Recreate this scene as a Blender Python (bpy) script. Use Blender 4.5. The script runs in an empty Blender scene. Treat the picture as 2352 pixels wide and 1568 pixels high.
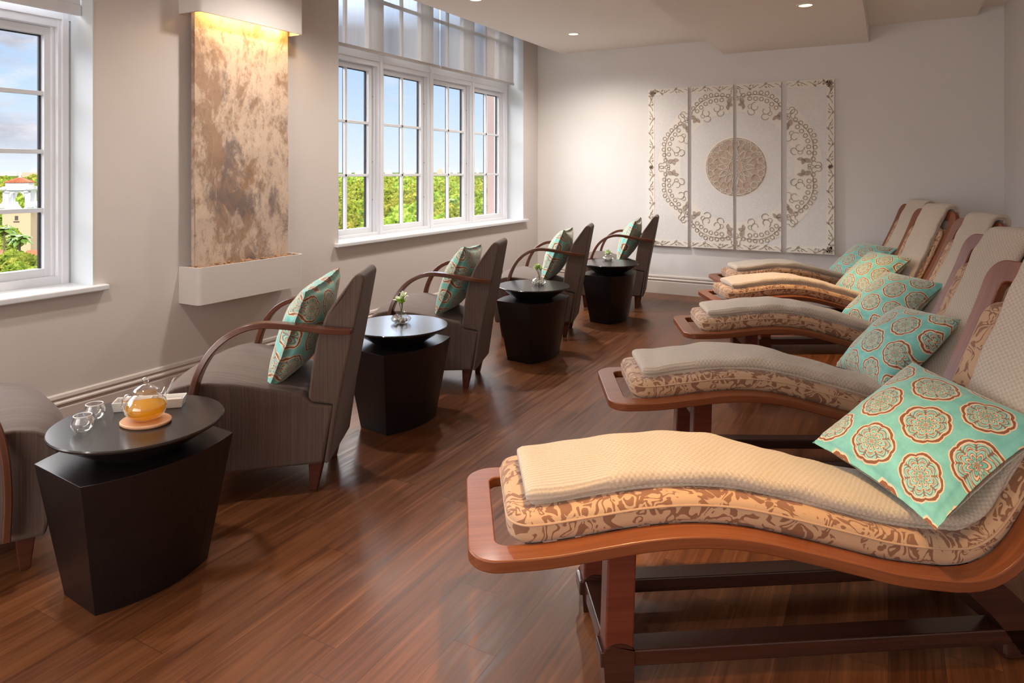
import bpy, bmesh, math, random
from mathutils import Vector, Matrix, noise
random.seed(7)
S = bpy.context.scene
C = S.collection
PI = math.pi
R = math.radians
TH = R(28.86)          # the row direction of the room against the view axis
H = 1.40               # eye height
FW = Vector((-math.sin(TH), math.cos(TH), 0)); RT = Vector((math.cos(TH), math.sin(TH), 0))
def P(d, l, z=0):
    v = FW * d + RT * l
    return Vector((v.x, v.y, z))

# ------------------------------------------------------------------ node helper
class NT:
    def __init__(s, name, world=None):
        if world is not None: s.m = world
        else:
            s.m = bpy.data.materials.new(name)
        s.m.use_nodes = True
        s.t = s.m.node_tree; s.t.nodes.clear()
    def n(s, typ, **kw):
        nd = s.t.nodes.new(typ)
        for k, v in kw.items(): setattr(nd, k, v)
        return nd
    def put(s, sock, v):
        if v is None: return
        if isinstance(v, bpy.types.NodeSocket): s.t.links.new(v, sock)
        else:
            if isinstance(v, (tuple, list)) and len(v) == 3 and sock.type == 'RGBA': v = (*v, 1)
            sock.default_value = v
    def m_(s, op, a, b=None, c=None, clamp=False):
        nd = s.n('ShaderNodeMath', operation=op, use_clamp=clamp)
        s.put(nd.inputs[0], a); s.put(nd.inputs[1], b)
        if c is not None: s.put(nd.inputs[2], c)
        return nd.outputs[0]
    def add(s, a, b): return s.m_('ADD', a, b)
    def sub(s, a, b): return s.m_('SUBTRACT', a, b)
    def mul(s, a, b): return s.m_('MULTIPLY', a, b)
    def gt(s, a, b): return s.m_('GREATER_THAN', a, b)
    def lt(s, a, b): return s.m_('LESS_THAN', a, b)
    def absv(s, a): return s.m_('ABSOLUTE', a)
    def rng(s, v, a, b, c=0., d=1., smooth=False):
        nd = s.n('ShaderNodeMapRange', clamp=True)
        if smooth: nd.interpolation_type = 'SMOOTHSTEP'
        for i, x in enumerate((v, a, b, c, d)): s.put(nd.inputs[i], x)
        return nd.outputs[0]
    def mix(s, f, a, b, blend='MIX'):
        nd = s.n('ShaderNodeMix', data_type='RGBA', blend_type=blend)
        s.put(nd.inputs[0], f); s.put(nd.inputs[6], a); s.put(nd.inputs[7], b)
        return nd.outputs[2]
    def mixf(s, f, a, b):
        nd = s.n('ShaderNodeMix', data_type='FLOAT')
        s.put(nd.inputs[0], f); s.put(nd.inputs[2], a); s.put(nd.inputs[3], b)
        return nd.outputs[0]
    def xyz(s, v):
        nd = s.n('ShaderNodeSeparateXYZ'); s.put(nd.inputs[0], v); return nd.outputs
    def com(s, x=0., y=0., z=0.):
        nd = s.n('ShaderNodeCombineXYZ')
        for i, v in enumerate((x, y, z)): s.put(nd.inputs[i], v)
        return nd.outputs[0]
    def co(s, kind='Object'): return s.n('ShaderNodeTexCoord').outputs[kind]
    def map(s, v, scale=(1, 1, 1), rot=(0, 0, 0), loc=(0, 0, 0)):
        nd = s.n('ShaderNodeMapping'); s.put(nd.inputs[0], v)
        nd.inputs[1].default_value = loc; nd.inputs[2].default_value = rot; nd.inputs[3].default_value = scale
        return nd.outputs[0]
    def noise(s, v, scale=5., detail=2., rough=.5, dist=0., out=0):
        nd = s.n('ShaderNodeTexNoise'); s.put(nd.inputs['Vector'], v); s.put(nd.inputs['Scale'], scale)
        nd.inputs['Detail'].default_value = detail; nd.inputs['Roughness'].default_value = rough
        nd.inputs['Distortion'].default_value = dist
        return nd.outputs[out]
    def vor(s, v, scale=5., feat='F1', out=0, rand=1.):
        nd = s.n('ShaderNodeTexVoronoi', feature=feat); s.put(nd.inputs['Vector'], v); s.put(nd.inputs['Scale'], scale)
        nd.inputs['Randomness'].default_value = rand
        return nd.outputs[out]
    def ramp(s, f, stops, interp='LINEAR'):
        nd = s.n('ShaderNodeValToRGB'); cr = nd.color_ramp; cr.interpolation = interp
        while len(cr.elements) > 1: cr.elements.remove(cr.elements[-1])
        cr.elements[0].position = stops[0][0]; cr.elements[0].color = (*stops[0][1], 1)
        for p, c in stops[1:]:
            e = cr.elements.new(p); e.color = (*c, 1)
        s.put(nd.inputs[0], f); return nd.outputs[0]
    def bump(s, h, strength=.3, dist=.01):
        nd = s.n('ShaderNodeBump'); s.put(nd.inputs['Height'], h)
        nd.inputs['Strength'].default_value = strength; nd.inputs['Distance'].default_value = dist
        return nd.outputs[0]
    def bsdf(s, color, rough=.5, metal=0., normal=None, **kw):
        nd = s.n('ShaderNodeBsdfPrincipled')
        s.put(nd.inputs['Base Color'], color); s.put(nd.inputs['Roughness'], rough); s.put(nd.inputs['Metallic'], metal)
        if normal is not None: s.put(nd.inputs['Normal'], normal)
        for k, v in kw.items(): s.put(nd.inputs[k.replace('_', ' ')], v)
        return nd.outputs[0]
    def out(s, sh):
        o = s.n('ShaderNodeOutputWorld' if isinstance(s.m, bpy.types.World) else 'ShaderNodeOutputMaterial')
        s.t.links.new(sh, o.inputs[0]); return s.m

def simple(name, col, rough=.5, metal=0., bumpscale=None, bs=.1, var=.06, **kw):
    t = NT(name); o = t.co('Object')
    nz = t.noise(o, 6., 3.)
    c = t.mix(nz, tuple(x * (1 - var) for x in col), tuple(min(1, x * (1 + var)) for x in col))
    nrm = None
    if bumpscale: nrm = t.bump(t.noise(o, bumpscale, 3.), bs, .003)
    return t.out(t.bsdf(c, rough, metal, nrm, **kw))

M = {}
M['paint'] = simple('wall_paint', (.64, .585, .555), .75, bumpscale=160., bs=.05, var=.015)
M['paint_lit'] = simple('wall_paint_lit', (.73, .705, .685), .75, bumpscale=160., bs=.05, var=.015)  # same wall paint, lightened to imitate brighter light on back and right walls
M['ceil'] = simple('ceiling_paint', (.86, .80, .73), .85, bumpscale=160., bs=.04, var=.01)
M['white'] = simple('white_gloss_paint', (.72, .73, .76), .32, var=.02)
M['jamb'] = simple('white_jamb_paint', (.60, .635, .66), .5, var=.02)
M['base'] = simple('baseboard_paint', (.60, .54, .50), .45, var=.02)
M['featbox'] = simple('off_white_lacquer', (.66, .61, .58), .5, var=.015)
M['gasket'] = simple('black_gasket', (.012, .012, .02), .5)
M['stucco'] = simple('exterior_stucco', (.55, .40, .36), .9, bumpscale=40., bs=.3)
M['chrome'] = simple('brushed_metal', (.55, .55, .56), .3, 1.)
M['pewter'] = simple('dark_pewter', (.25, .22, .19), .35, .8)
M['darktable'] = None

def wood(name, c1, c2, rough, scale=(1, 1, 1), use='UV', grain=38., coat=0.):
    t = NT(name); o = t.co(use)
    v = t.map(o, scale=scale)
    n1 = t.noise(t.map(v, scale=(1.3, grain, grain)), 2.2, 5., .6, .4)
    n2 = t.noise(t.map(v, scale=(.6, 9, 9)), 2., 3., .5, .8)
    f = t.add(t.mul(n1, .6), t.mul(n2, .4))
    c = t.mix(t.rng(f, .32, .68), c1, c2)
    return t.out(t.bsdf(c, rough, 0, t.bump(n1, .06, .001), Coat_Weight=coat, Coat_Roughness=.12, Specular_IOR_Level=.38))
M['rail'] = wood('cherry_bentwood', (.135, .036, .013), (.25, .078, .028), .34, coat=.12)
M['baseleg'] = wood('dark_mahogany', (.026, .009, .006), (.058, .020, .012), .26, use='Object', coat=.3)
M['post'] = wood('reddish_mahogany', (.085, .017, .009), (.145, .034, .017), .32, use='Object', coat=.3)
M['arm'] = wood('walnut_bentwood', (.075, .024, .012), (.15, .052, .027), .27, coat=.4)
M['chairleg'] = wood('walnut_leg', (.065, .019, .011), (.115, .036, .021), .35, use='Object')
M['slat'] = wood('beech_slat', (.42, .33, .24), (.55, .44, .33), .5, use='Object')
M['darktable'] = wood('espresso_veneer', (.007, .0045, .0045), (.014, .009, .0085), .32, use='Object', grain=60.)
M['tabletop'] = wood('espresso_tabletop', (.013, .010, .010), (.022, .017, .016), .27, use='Object', grain=60., coat=.25)
M['coaster'] = wood('beech_coaster', (.50, .25, .13), (.66, .36, .20), .5, use='Object')

# floor: narrow planks along +Y
def floor_mat():
    t = NT('plank_floor'); o = t.co('Object'); x, y, z = t.xyz(o)
    W = .142; L = 1.22
    xi = t.m_('FLOOR', t.m_('DIVIDE', x, W))
    wn = t.n('ShaderNodeTexWhiteNoise', noise_dimensions='1D'); t.put(wn.inputs['W'], xi)
    ys = t.add(t.m_('DIVIDE', y, L), t.mul(wn.outputs[0], 7.3))
    yi = t.m_('FLOOR', ys)
    wn2 = t.n('ShaderNodeTexWhiteNoise', noise_dimensions='2D'); t.put(wn2.inputs['Vector'], t.com(xi, yi))
    r = wn2.outputs[0]
    v = t.com(t.add(x, t.mul(r, 31.)), t.add(y, t.mul(r, 17.)), t.mul(r, 9.))
    g1 = t.noise(t.map(v, scale=(40, .75, 1)), 1.5, 5., .55, .5)
    g2 = t.noise(t.map(v, scale=(9, .9, 1)), 1.5, 4., .55, 1.6)
    g3 = t.noise(t.map(v, scale=(150, 2.2, 1)), 1., 2.)
    f = t.add(t.add(t.mul(g1, .45), t.mul(g2, .38)), t.add(t.mul(g3, .17), t.mul(t.sub(r, .5), .13)))
    c = t.ramp(f, [(.26, (.040, .0125, .005)), (.42, (.098, .032, .012)), (.56, (.160, .056, .020)), (.72, (.255, .098, .036))])
    ex = t.absv(t.sub(t.m_('FRACT', t.m_('DIVIDE', x, W)), .5)); ey = t.absv(t.sub(t.m_('FRACT', ys), .5))
    seam = t.m_('MAXIMUM', t.rng(ex, .4905, .4965), t.rng(ey, .4985, .4996))
    c = t.mix(t.mul(seam, .55), c, (.02, .008, .005))
    ro = t.rng(g1, .3, .7, .28, .40)
    h = t.sub(t.mul(g1, .3), seam)
    return t.out(t.bsdf(c, ro, 0, t.bump(h, .12, .001), Specular_IOR_Level=.38))
M['floor'] = floor_mat()

def stripe_fabric():
    t = NT('striped_taupe_upholstery'); o = t.co('Object'); n = t.co('Normal')
    x, y, z = t.xyz(o); nx, ny, nz = t.xyz(n)
    side = t.gt(t.absv(ny), .6)
    k = t.mixf(side, y, x)
    s1 = t.noise(t.com(t.mul(k, 150.), t.mul(z, 1.2), 0.), 1., 3., .7)
    s2 = t.noise(t.com(t.mul(k, 420.), t.mul(z, 5.), 3.), 1., 1.)
    w = t.noise(t.map(o, scale=(900, 900, 900)), 1., 1.)
    f = t.add(t.mul(s1, .6), t.add(t.mul(s2, .25), t.mul(w, .15)))
    c = t.ramp(f, [(.32, (.066, .042, .033)), (.5, (.108, .071, .055)), (.68, (.155, .105, .082))])
    return t.out(t.bsdf(c, .85, 0, t.bump(t.add(s2, w), .25, .001), Sheen_Weight=.12, Sheen_Roughness=.4))
M['uph'] = stripe_fabric()

def damask():
    t = NT('damask_brown_on_sand'); u = t.co('UV')
    d = t.noise(u, 9., 1.5, .5, 0., out=1)
    v = t.n('ShaderNodeVectorMath', operation='MULTIPLY_ADD')
    t.put(v.inputs[0], d); v.inputs[1].default_value = (.16, .16, .16); t.put(v.inputs[2], u)
    v = v.outputs[0]
    n1 = t.noise(v, 9., 1.5, .5, 2.0)
    lines = t.m_('SINE', t.mul(n1, 32.))
    n2 = t.noise(v, 13., 1., .5, 1.2)
    m1 = t.rng(lines, .05, .22); m2 = t.rng(n2, .415, .44)
    mask = t.mul(m1, m2)
    n3 = t.vor(v, 17., 'SMOOTH_F1')
    mask = t.m_('MAXIMUM', mask, t.rng(n3, .20, .17))
    w = t.noise(t.map(u, scale=(1, 1, 1)), 900., 1.)
    c = t.mix(mask, (.50, .31, .18), (.20, .076, .030))
    c = t.mix(t.mul(w, .25), c, (.35, .22, .14))
    h = t.add(t.mul(mask, .6), t.mul(w, .3))
    return t.out(t.bsdf(c, .75, 0, t.bump(h, .25, .0015), Sheen_Weight=.25))
M['damask'] = damask()

def knit():
    t = NT('cream_chenille_knit'); u = t.co('UV'); x, y, z = t.xyz(u)
    wob = t.noise(u, 14., 2.)
    fx = t.m_('SINE', t.add(t.mul(x, 2 * PI / .017), t.mul(wob, 2.)))
    fy = t.m_('SINE', t.add(t.mul(y, 2 * PI / .021), t.mul(wob, 2.)))
    waf = t.mul(fx, fy)
    rib = t.m_('SINE', t.add(t.mul(y, 2 * PI / .013), t.mul(wob, 1.5)))
    isrib = t.rng(x, .225, .255, 1., 0.)
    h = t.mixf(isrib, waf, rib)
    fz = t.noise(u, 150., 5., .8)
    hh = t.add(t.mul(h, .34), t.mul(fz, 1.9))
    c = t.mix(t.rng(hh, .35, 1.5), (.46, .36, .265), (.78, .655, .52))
    return t.out(t.bsdf(c, .92, 0, t.bump(hh, .75, .0045), Sheen_Weight=.5, Sheen_Roughness=.5))
M['knit'] = knit()

def medallion():
    t = NT('aqua_medallion_velvet'); u = t.co('UV'); x, y, z = t.xyz(u)
    px, py = .166, .280
    def cell(ox, oy):
        a = t.mul(t.sub(t.m_('FRACT', t.add(t.m_('DIVIDE', x, px), ox)), .5), px)
        b = t.mul(t.sub(t.m_('FRACT', t.add(t.m_('DIVIDE', y, py), oy)), .5), py)
        r = t.m_('SQRT', t.add(t.mul(a, a), t.mul(b, b)))
        return a, b, r
    a1, b1, r1 = cell(.5, .5); a2, b2, r2 = cell(0., 0.)
    s = t.lt(r2, r1)
    a = t.mixf(s, a1, a2); b = t.mixf(s, b1, b2); r = t.m_('MINIMUM', r1, r2)
    th = t.m_('ARCTAN2', b, a)
    c4 = t.m_('COSINE', t.mul(th, 4.)); c8 = t.m_('COSINE', t.mul(th, 8.)); c16 = t.m_('COSINE', t.mul(th, 16.))
    s4 = t.absv(t.m_('SINE', t.mul(th, 4.)))
    R0 = t.add(.0650, t.add(t.mul(t.m_('POWER', s4, .6), .0065), t.mul(t.m_('COSINE', t.mul(th, 4.)), .0016)))
    q = t.m_('DIVIDE', r, R0)
    wig = t.noise(t.com(a, b, 0.), 60., 2.)
    q = t.add(q, t.mul(t.sub(wig, .5), .10))
    AQ = (.165, .475, .40); BR = (.235, .088, .040); CR = (.80, .56, .38); LT = (.28, .58, .50)
    # inner figure with petals
    q2 = t.add(q, t.mul(c8, .06)); 
    inner = t.ramp(q2, [(0, BR), (.05, CR), (.10, BR), (.125, AQ), (.23, BR), (.255, CR), (.32, BR), (.345, LT), (.465, BR), (.49, CR), (.545, BR), (.57, LT), (.79, BR)], 'CONSTANT')
    rays = t.mul(t.lt(t.absv(t.m_('SINE', t.mul(th, 4.))), .24), t.mul(t.gt(q, .50), t.lt(q, .80)))
    inner = t.mix(t.mul(rays, .85), inner, BR)
    pet = t.mul(t.gt(t.m_('SINE', t.add(t.mul(q, 40.), t.mul(c8, 1.8))), .55), t.mul(t.gt(q, .52), t.lt(q, .78)))
    inner = t.mix(t.mul(pet, .8), inner, BR)
    rays2 = t.mul(t.lt(t.absv(t.m_('SINE', t.mul(th, 4.))), .20), t.mul(t.gt(q, .12), t.lt(q, .42)))
    inner = t.mix(t.mul(rays2, .8), inner, BR)
    edge = t.ramp(q, [(0, CR), (.835, BR), (.935, CR), (.99, AQ)], 'CONSTANT')
    col = t.mix(t.gt(q, .78), inner, edge)
    velvet = t.noise(u, 22., 4., .6)
    aq2 = t.mix(t.rng(velvet, .3, .7), (.16, .45, .39), (.235, .60, .53))
    col = t.mix(t.gt(q, .99), col, aq2)
    fz = t.noise(u, 700., 1.)
    lw = t.n('ShaderNodeLayerWeight'); lw.inputs[0].default_value = .5
    return t.out(t.bsdf(col, .8, 0, t.bump(t.add(t.mul(fz, .3), t.mul(velvet, .4)), .3, .003), Sheen_Weight=.7, Sheen_Roughness=.35, Sheen_Tint=(.9, .85, .75)))
M['medal'] = medallion()

def stone():
    t = NT('slate_travertine'); o = t.co('Object')
    v = t.map(o, scale=(1, 1.3, .8))
    n1 = t.noise(v, 3.0, 12., .70, .25); n2 = t.noise(v, 2.6, 12., .72, .4); n3 = t.noise(v, 22., 8., .8)
    c = t.mix(t.rng(n1, .455, .53), (.36, .23, .155), (.61, .465, .36))
    c = t.mix(t.mul(t.rng(n2, .515, .60), .85), c, (.20, .15, .135))
    n4 = t.noise(v, 6.5, 9., .68, .8)
    c = t.mix(t.mul(t.rng(n4, .55, .63), .55), c, (.66, .53, .43))
    n5 = t.noise(t.map(v, loc=(5, 2, 1)), 4.5, 10., .7, .6)
    c = t.mix(t.mul(t.rng(n5, .56, .64), .7), c, (.33, .185, .095))
    c = t.mix(t.mul(t.rng(n3, .53, .66), .65), c, (.17, .12, .095))
    h = t.add(t.mul(n1, .8), t.mul(n3, .5))
    return t.out(t.bsdf(c, .55, 0, t.bump(h, .6, .012)))
M['stone'] = stone()

def panelmat():
    t = NT('whitewashed_carved_panel'); o = t.co('Object')
    n = t.noise(o, 45., 4., .65, 2.5); n2 = t.noise(o, 4., 3.)
    c = t.mix(t.rng(n, .35, .65), (.72, .695, .67), (.86, .835, .81))
    c = t.mix(t.mul(n2, .3), c, (.80, .77, .75))
    return t.out(t.bsdf(c, .8, 0, t.bump(n, .6, .004)))
M['panel'] = panelmat()
M['panelrim'] = simple('ivory_panel_rim', (.84, .79, .71), .7, var=.03)
def ornm(name, a, b):
    t = NT(name); o = t.co('Object'); n = t.noise(o, 25., 3.)
    return t.out(t.bsdf(t.mix(t.rng(n, .35, .65), a, b), .75))
M['orn'] = ornm('taupe_carving', (.37, .29, .225), (.50, .415, .34))
M['disc'] = ornm('tan_medallion_disc', (.44, .33, .25), (.54, .42, .33))

def glass_pane():
    t = NT('window_glass')
    tr = t.n('ShaderNodeBsdfTransparent'); tr.inputs[0].default_value = (.985, .99, .99, 1)
    gl = t.n('ShaderNodeBsdfGlossy'); gl.inputs['Roughness'].default_value = .02
    lw = t.n('ShaderNodeLayerWeight'); lw.inputs[0].default_value = .5
    mx = t.n('ShaderNodeMixShader'); t.put(mx.inputs[0], t.add(.02, t.mul(t.m_('POWER', lw.outputs['Facing'], 4.), .5))); t.put(mx.inputs[1], tr.outputs[0]); t.put(mx.inputs[2], gl.outputs[0])
    return t.out(mx.outputs[0])
M['pane'] = glass_pane()
def thin_glass(name, k=1.0, tint=(1, 1, 1)):
    t = NT(name)
    tr = t.n('ShaderNodeBsdfTransparent'); tr.inputs[0].default_value = (*tint, 1)
    gl = t.n('ShaderNodeBsdfGlossy'); gl.inputs['Roughness'].default_value = .03
    lw = t.n('ShaderNodeLayerWeight'); lw.inputs[0].default_value = .35
    f = t.m_('MINIMUM', t.add(.07, t.mul(lw.outputs['Facing'], k)), .9)
    mx = t.n('ShaderNodeMixShader'); t.put(mx.inputs[0], f); t.put(mx.inputs[1], tr.outputs[0]); t.put(mx.inputs[2], gl.outputs[0])
    return t.out(mx.outputs[0])
M['glass'] = thin_glass('clear_glass', .75, (.985, .98, .97))
def tea():
    t = NT('amber_tea')
    a = t.n('ShaderNodeBsdfTransparent'); a.inputs[0].default_value = (.97, .66, .06, 1)
    b = t.bsdf((.95, .58, .015), .15, 0, None)
    d = t.n('ShaderNodeBsdfTranslucent'); d.inputs[0].default_value = (1., .62, .02, 1)
    ad = t.n('ShaderNodeMixShader'); ad.inputs[0].default_value = .55; t.put(ad.inputs[1], b); t.put(ad.inputs[2], d.outputs[0])
    mx = t.n('ShaderNodeMixShader'); mx.inputs[0].default_value = .62
    t.put(mx.inputs[1], a.outputs[0]); t.put(mx.inputs[2], ad.outputs[0])
    return t.out(mx.outputs[0])
M['tea'] = tea()
M['ceramic'] = simple('white_ceramic', (.80, .78, .75), .2, var=.01)
M['sugar'] = simple('brown_sugar', (.50, .24, .09), .7, bumpscale=300., bs=.8)
M['herb'] = simple('pale_sugar_crystals', (.62, .56, .47), .6, bumpscale=300., bs=.8)
def blindmat():
    t = NT('sheer_grey_screen_fabric'); o = t.co('Object'); x, y, z = t.xyz(o)
    w = t.noise(t.com(t.mul(y, 60.), 0., t.mul(z, 3.)), 1., 2.)
    c = t.mix(w, (.40, .375, .355), (.50, .47, .445))
    df = t.n('ShaderNodeBsdfDiffuse'); t.put(df.inputs[0], c)
    tl = t.n('ShaderNodeBsdfTranslucent'); t.put(tl.inputs[0], c)
    m1 = t.n('ShaderNodeMixShader'); m1.inputs[0].default_value = .45; t.put(m1.inputs[1], df.outputs[0]); t.put(m1.inputs[2], tl.outputs[0])
    tr = t.n('ShaderNodeBsdfTransparent'); tr.inputs[0].default_value = (1, .98, .97, 1)
    m2 = t.n('ShaderNodeMixShader'); m2.inputs[0].default_value = .44; t.put(m2.inputs[1], m1.outputs[0]); t.put(m2.inputs[2], tr.outputs[0])
    return t.out(m2.outputs[0])
M['blind'] = blindmat()
M['hem'] = simple('grey_screen_hem', (.58, .56, .55), .8)
M['whiteblind'] = simple('white_shade_fabric', (.72, .74, .78), .8)
def emis(name, col, st):
    t = NT(name); e = t.n('ShaderNodeEmission'); e.inputs[0].default_value = (*col, 1); e.inputs[1].default_value = st
    return t.out(e.outputs[0])
M['lens'] = emis('lamp_lens', (1., .83, .55), 3.5)
M['petal'] = simple('white_green_petal', (.78, .86, .62), .6, var=.12)
M['petalg'] = simple('lime_green_petal', (.42, .66, .06), .5, var=.15)
M['petaly'] = simple('pale_green_petal', (.52, .66, .26), .5, var=.15)
M['stem'] = simple('green_stem', (.14, .17, .05), .5)
M['pebble'] = simple('clear_pebbles', (.60, .60, .56), .25, var=.2)
M['water'] = thin_glass('water_in_vase', .4, (.93, .95, .92))

# ------------------------------------------------------------------ mesh helpers
class MB:
    def __init__(s): s.v = []; s.f = []; s.uv = []; s.hasuv = False; s.mi = []
    def add(s, verts, faces, uvs=None):
        o = len(s.v); s.v += [tuple(v) for v in verts]
        if uvs: s.hasuv = True; s.uv += [tuple(u) for u in uvs]
        else: s.uv += [(v[0], v[1]) for v in verts]
        s.f += [tuple(i + o for i in f) for f in faces]; return s
    def box(s, x0, x1, y0, y1, z0, z1):
        v = [(x, y, z) for z in (z0, z1) for y in (y0, y1) for x in (x0, x1)]
        return s.add(v, [(0, 2, 3, 1), (4, 5, 7, 6), (0, 1, 5, 4), (2, 6, 7, 3), (0, 4, 6, 2), (1, 3, 7, 5)])
    def grid(s, fn, nu, nv, cu=False, cv=False, uvf=None):
        vs = []; us = []
        for i in range(nu):
            for j in range(nv):
                vs.append(tuple(fn(i, j))); us.append(uvf(i, j) if uvf else (i / nu, j / nv))
        fs = []
        for i in range(nu if cu else nu - 1):
            for j in range(nv if cv else nv - 1):
                a = i * nv + j; b = ((i + 1) % nu) * nv + j; c = ((i + 1) % nu) * nv + (j + 1) % nv; d = i * nv + (j + 1) % nv
                fs.append((a, b, c, d))
        return s.add(vs, fs, us)
    def lathe(s, prof, n=32, c=(0, 0, 0)):
        k = len(prof)
        vs = []
        for i in range(n):
            a = 2 * PI * i / n
            for (r, z) in prof: vs.append((c[0] + r * math.cos(a), c[1] + r * math.sin(a), c[2] + z))
        fs = []
        for i in range(n):
            for j in range(k - 1):
                a = i * k + j; b = ((i + 1) % n) * k + j
                fs.append((a, b, b + 1, a + 1))
        return s.add(vs, fs)
    def tube(s, pts, r, n=8, closed=False):
        pts = [Vector(p) for p in pts]; k = len(pts); rr = r if isinstance(r, (list, tuple)) else [r] * k
        vs = []; up = Vector((0, 0, 1))
        for i, p in enumerate(pts):
            if closed: d = pts[(i + 1) % k] - pts[i - 1]
            else: d = pts[min(i + 1, k - 1)] - pts[max(i - 1, 0)]
            d.normalize(); a = d.cross(up)
            if a.length < .05: a = d.cross(Vector((1, 0, 0)))
            a.normalize(); b = d.cross(a)
            for j in range(n):
                t = 2 * PI * j / n; vs.append(p + (a * math.cos(t) + b * math.sin(t)) * rr[i])
        fs = []
        for i in range(k if closed else k - 1):
            for j in range(n):
                a = i * n + j; b = ((i + 1) % k) * n + j; c = ((i + 1) % k) * n + (j + 1) % n; d = i * n + (j + 1) % n
                fs.append((a, b, c, d))
        if not closed: fs += [tuple(range(n))[::-1], tuple((k - 1) * n + j for j in range(n))]
        return s.add(vs, fs)
    def build(s, name, mat, parent=None, smooth=False, bevel=0, seg=2, subsurf=0, angle=40):
        me = bpy.data.meshes.new(name); me.from_pydata(s.v, [], s.f); me.update()
        bm = bmesh.new(); bm.from_mesh(me)
        if s.hasuv:
            ul = bm.loops.layers.uv.new('UVMap')
            for f in bm.faces:
                for l in f.loops: l[ul].uv = s.uv[l.vert.index]
        bmesh.ops.recalc_face_normals(bm, faces=bm.faces); bm.to_mesh(me); bm.free()
        me.materials.append(mat)
        o = bpy.data.objects.new(name, me); C.objects.link(o)
        if parent: o.parent = parent
        if bevel:
            b = o.modifiers.new('b', 'BEVEL'); b.width = bevel; b.segments = seg; b.limit_method = 'ANGLE'; b.angle_limit = R(30)
            b.harden_normals = False
        if subsurf:
            m = o.modifiers.new('s', 'SUBSURF'); m.levels = subsurf; m.render_levels = subsurf
        if smooth:
            for p in me.polygons: p.use_smooth = True
            if not subsurf:
                try: me.set_sharp_from_angle(angle=R(angle))
                except Exception: pass
        return o
def tag(o, label=None, cat=None, group=None, kind=None):
    if label: o['label'] = label
    if cat: o['category'] = cat
    if group: o['group'] = group
    if kind: o['kind'] = kind
    return o
def empty(name, loc=(0, 0, 0), rz=0.):
    e = bpy.data.objects.new(name, None); e.empty_display_size = .1; e.location = loc; e.rotation_euler = (0, 0, rz); C.objects.link(e); return e
def kids(o): return [c for c in bpy.data.objects if c.parent == o]
def copy_tree(o, parent=None):
    c = o.copy(); C.objects.link(c)
    if parent: c.parent = parent
    for ch in kids(o): copy_tree(ch, c)
    return c
def struct(o): o['kind'] = 'structure'; return o
def crom(pts, n):
    """evenly sampled catmull-rom through 2-D points"""
    pts = [Vector(p) for p in pts]; q = [pts[0] * 2 - pts[1]] + pts + [pts[-1] * 2 - pts[-2]]
    out = []
    for i in range(1, len(q) - 2):
        for k in range(24):
            t = k / 24; a, b, c, d = q[i - 1], q[i], q[i + 1], q[i + 2]
            out.append(.5 * ((2 * b) + (c - a) * t + (2 * a - 5 * b + 4 * c - d) * t * t + (3 * b - a - 3 * c + d) * t ** 3))
    out.append(pts[-1])
    L = [0]
    for i in range(1, len(out)): L.append(L[-1] + (out[i] - out[i - 1]).length)
    res = []; j = 0
    for k in range(n):
        t = L[-1] * k / (n - 1)
        while j < len(L) - 2 and L[j + 1] < t: j += 1
        f = (t - L[j]) / max(1e-9, L[j + 1] - L[j]); res.append(out[j].lerp(out[j + 1], min(1, f)))
    return res, L[-1]
class Curve2:
    def __init__(s, pts, n=400): s.p, s.L = crom(pts, n); s.n = n
    def at(s, t):
        x = max(0, min(1, t / s.L)) * (s.n - 1); i = min(int(x), s.n - 2); return s.p[i].lerp(s.p[i + 1], x - i)
    def nrm(s, t):
        a = s.at(t - .012); b = s.at(t + .012); d = (b - a).normalized(); return Vector((-d.y, d.x))
    def off(s, t, n): return s.at(t) + s.nrm(t) * n

# ------------------------------------------------------------------ camera
cam = bpy.data.cameras.new('camera'); co = bpy.data.objects.new('camera', cam); C.objects.link(co)
co.location = (0, 0, H); co.rotation_euler = (PI / 2, 0, TH)
cam.sensor_width = 36; cam.lens = 24; cam.shift_y = -(784 - 394.5) / 2352; cam.clip_start = .05; cam.clip_end = 5000
S.camera = co

# ------------------------------------------------------------------ room shell
XL, XR, YB, YF = -3.89, .94, 7.735, -3.2
def slab(name, boxes, mat, bevel=0):
    m = MB()
    for b in boxes: m.box(*b)
    return struct(m.build(name, mat, bevel=bevel))
slab('floor', [(XL - .2, XR + .15, YF - .15, YB + .15, -.12, 0)], M['floor'])
w1 = (-.984, 2.213, .752, 3.25); w2 = (4.147, 7.344, .812, 3.25)
def holed(x0, x1):
    return [(x0, x1, YF - .15, w1[0], 0, 3.3), (x0, x1, w1[0], w1[1], 0, w1[2]), (x0, x1, w1[1], w2[0], 0, 3.3),
            (x0, x1, w2[0], w2[1], 0, w2[2]), (x0, x1, w2[1], YB + .15, 0, 3.3), (x0, x1, w1[0], w1[1], w1[3], 3.3), (x0, x1, w2[0], w2[1], w2[3], 3.3)]
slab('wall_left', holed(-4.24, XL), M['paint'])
slab('wall_left_outside', holed(-4.40, -4.24), M['stucco'])
slab('wall_back', [(XL, XR + .15, YB, YB + .15, 0, 3.3)], M['paint_lit'])
slab('wall_right', [(XR, XR + .15, YF, YB, 0, 3.3)], M['paint_lit'])
slab('wall_front', [(XL, -3.5, YF - .15, YF, 0, 3.3), (.55, XR + .15, YF - .15, YF, 0, 3.3), (-3.5, .55, YF - .15, YF, 0, .3), (-3.5, .55, YF - .15, YF, 2.6, 3.3)], M['paint_lit'])
m = MB()
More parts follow.
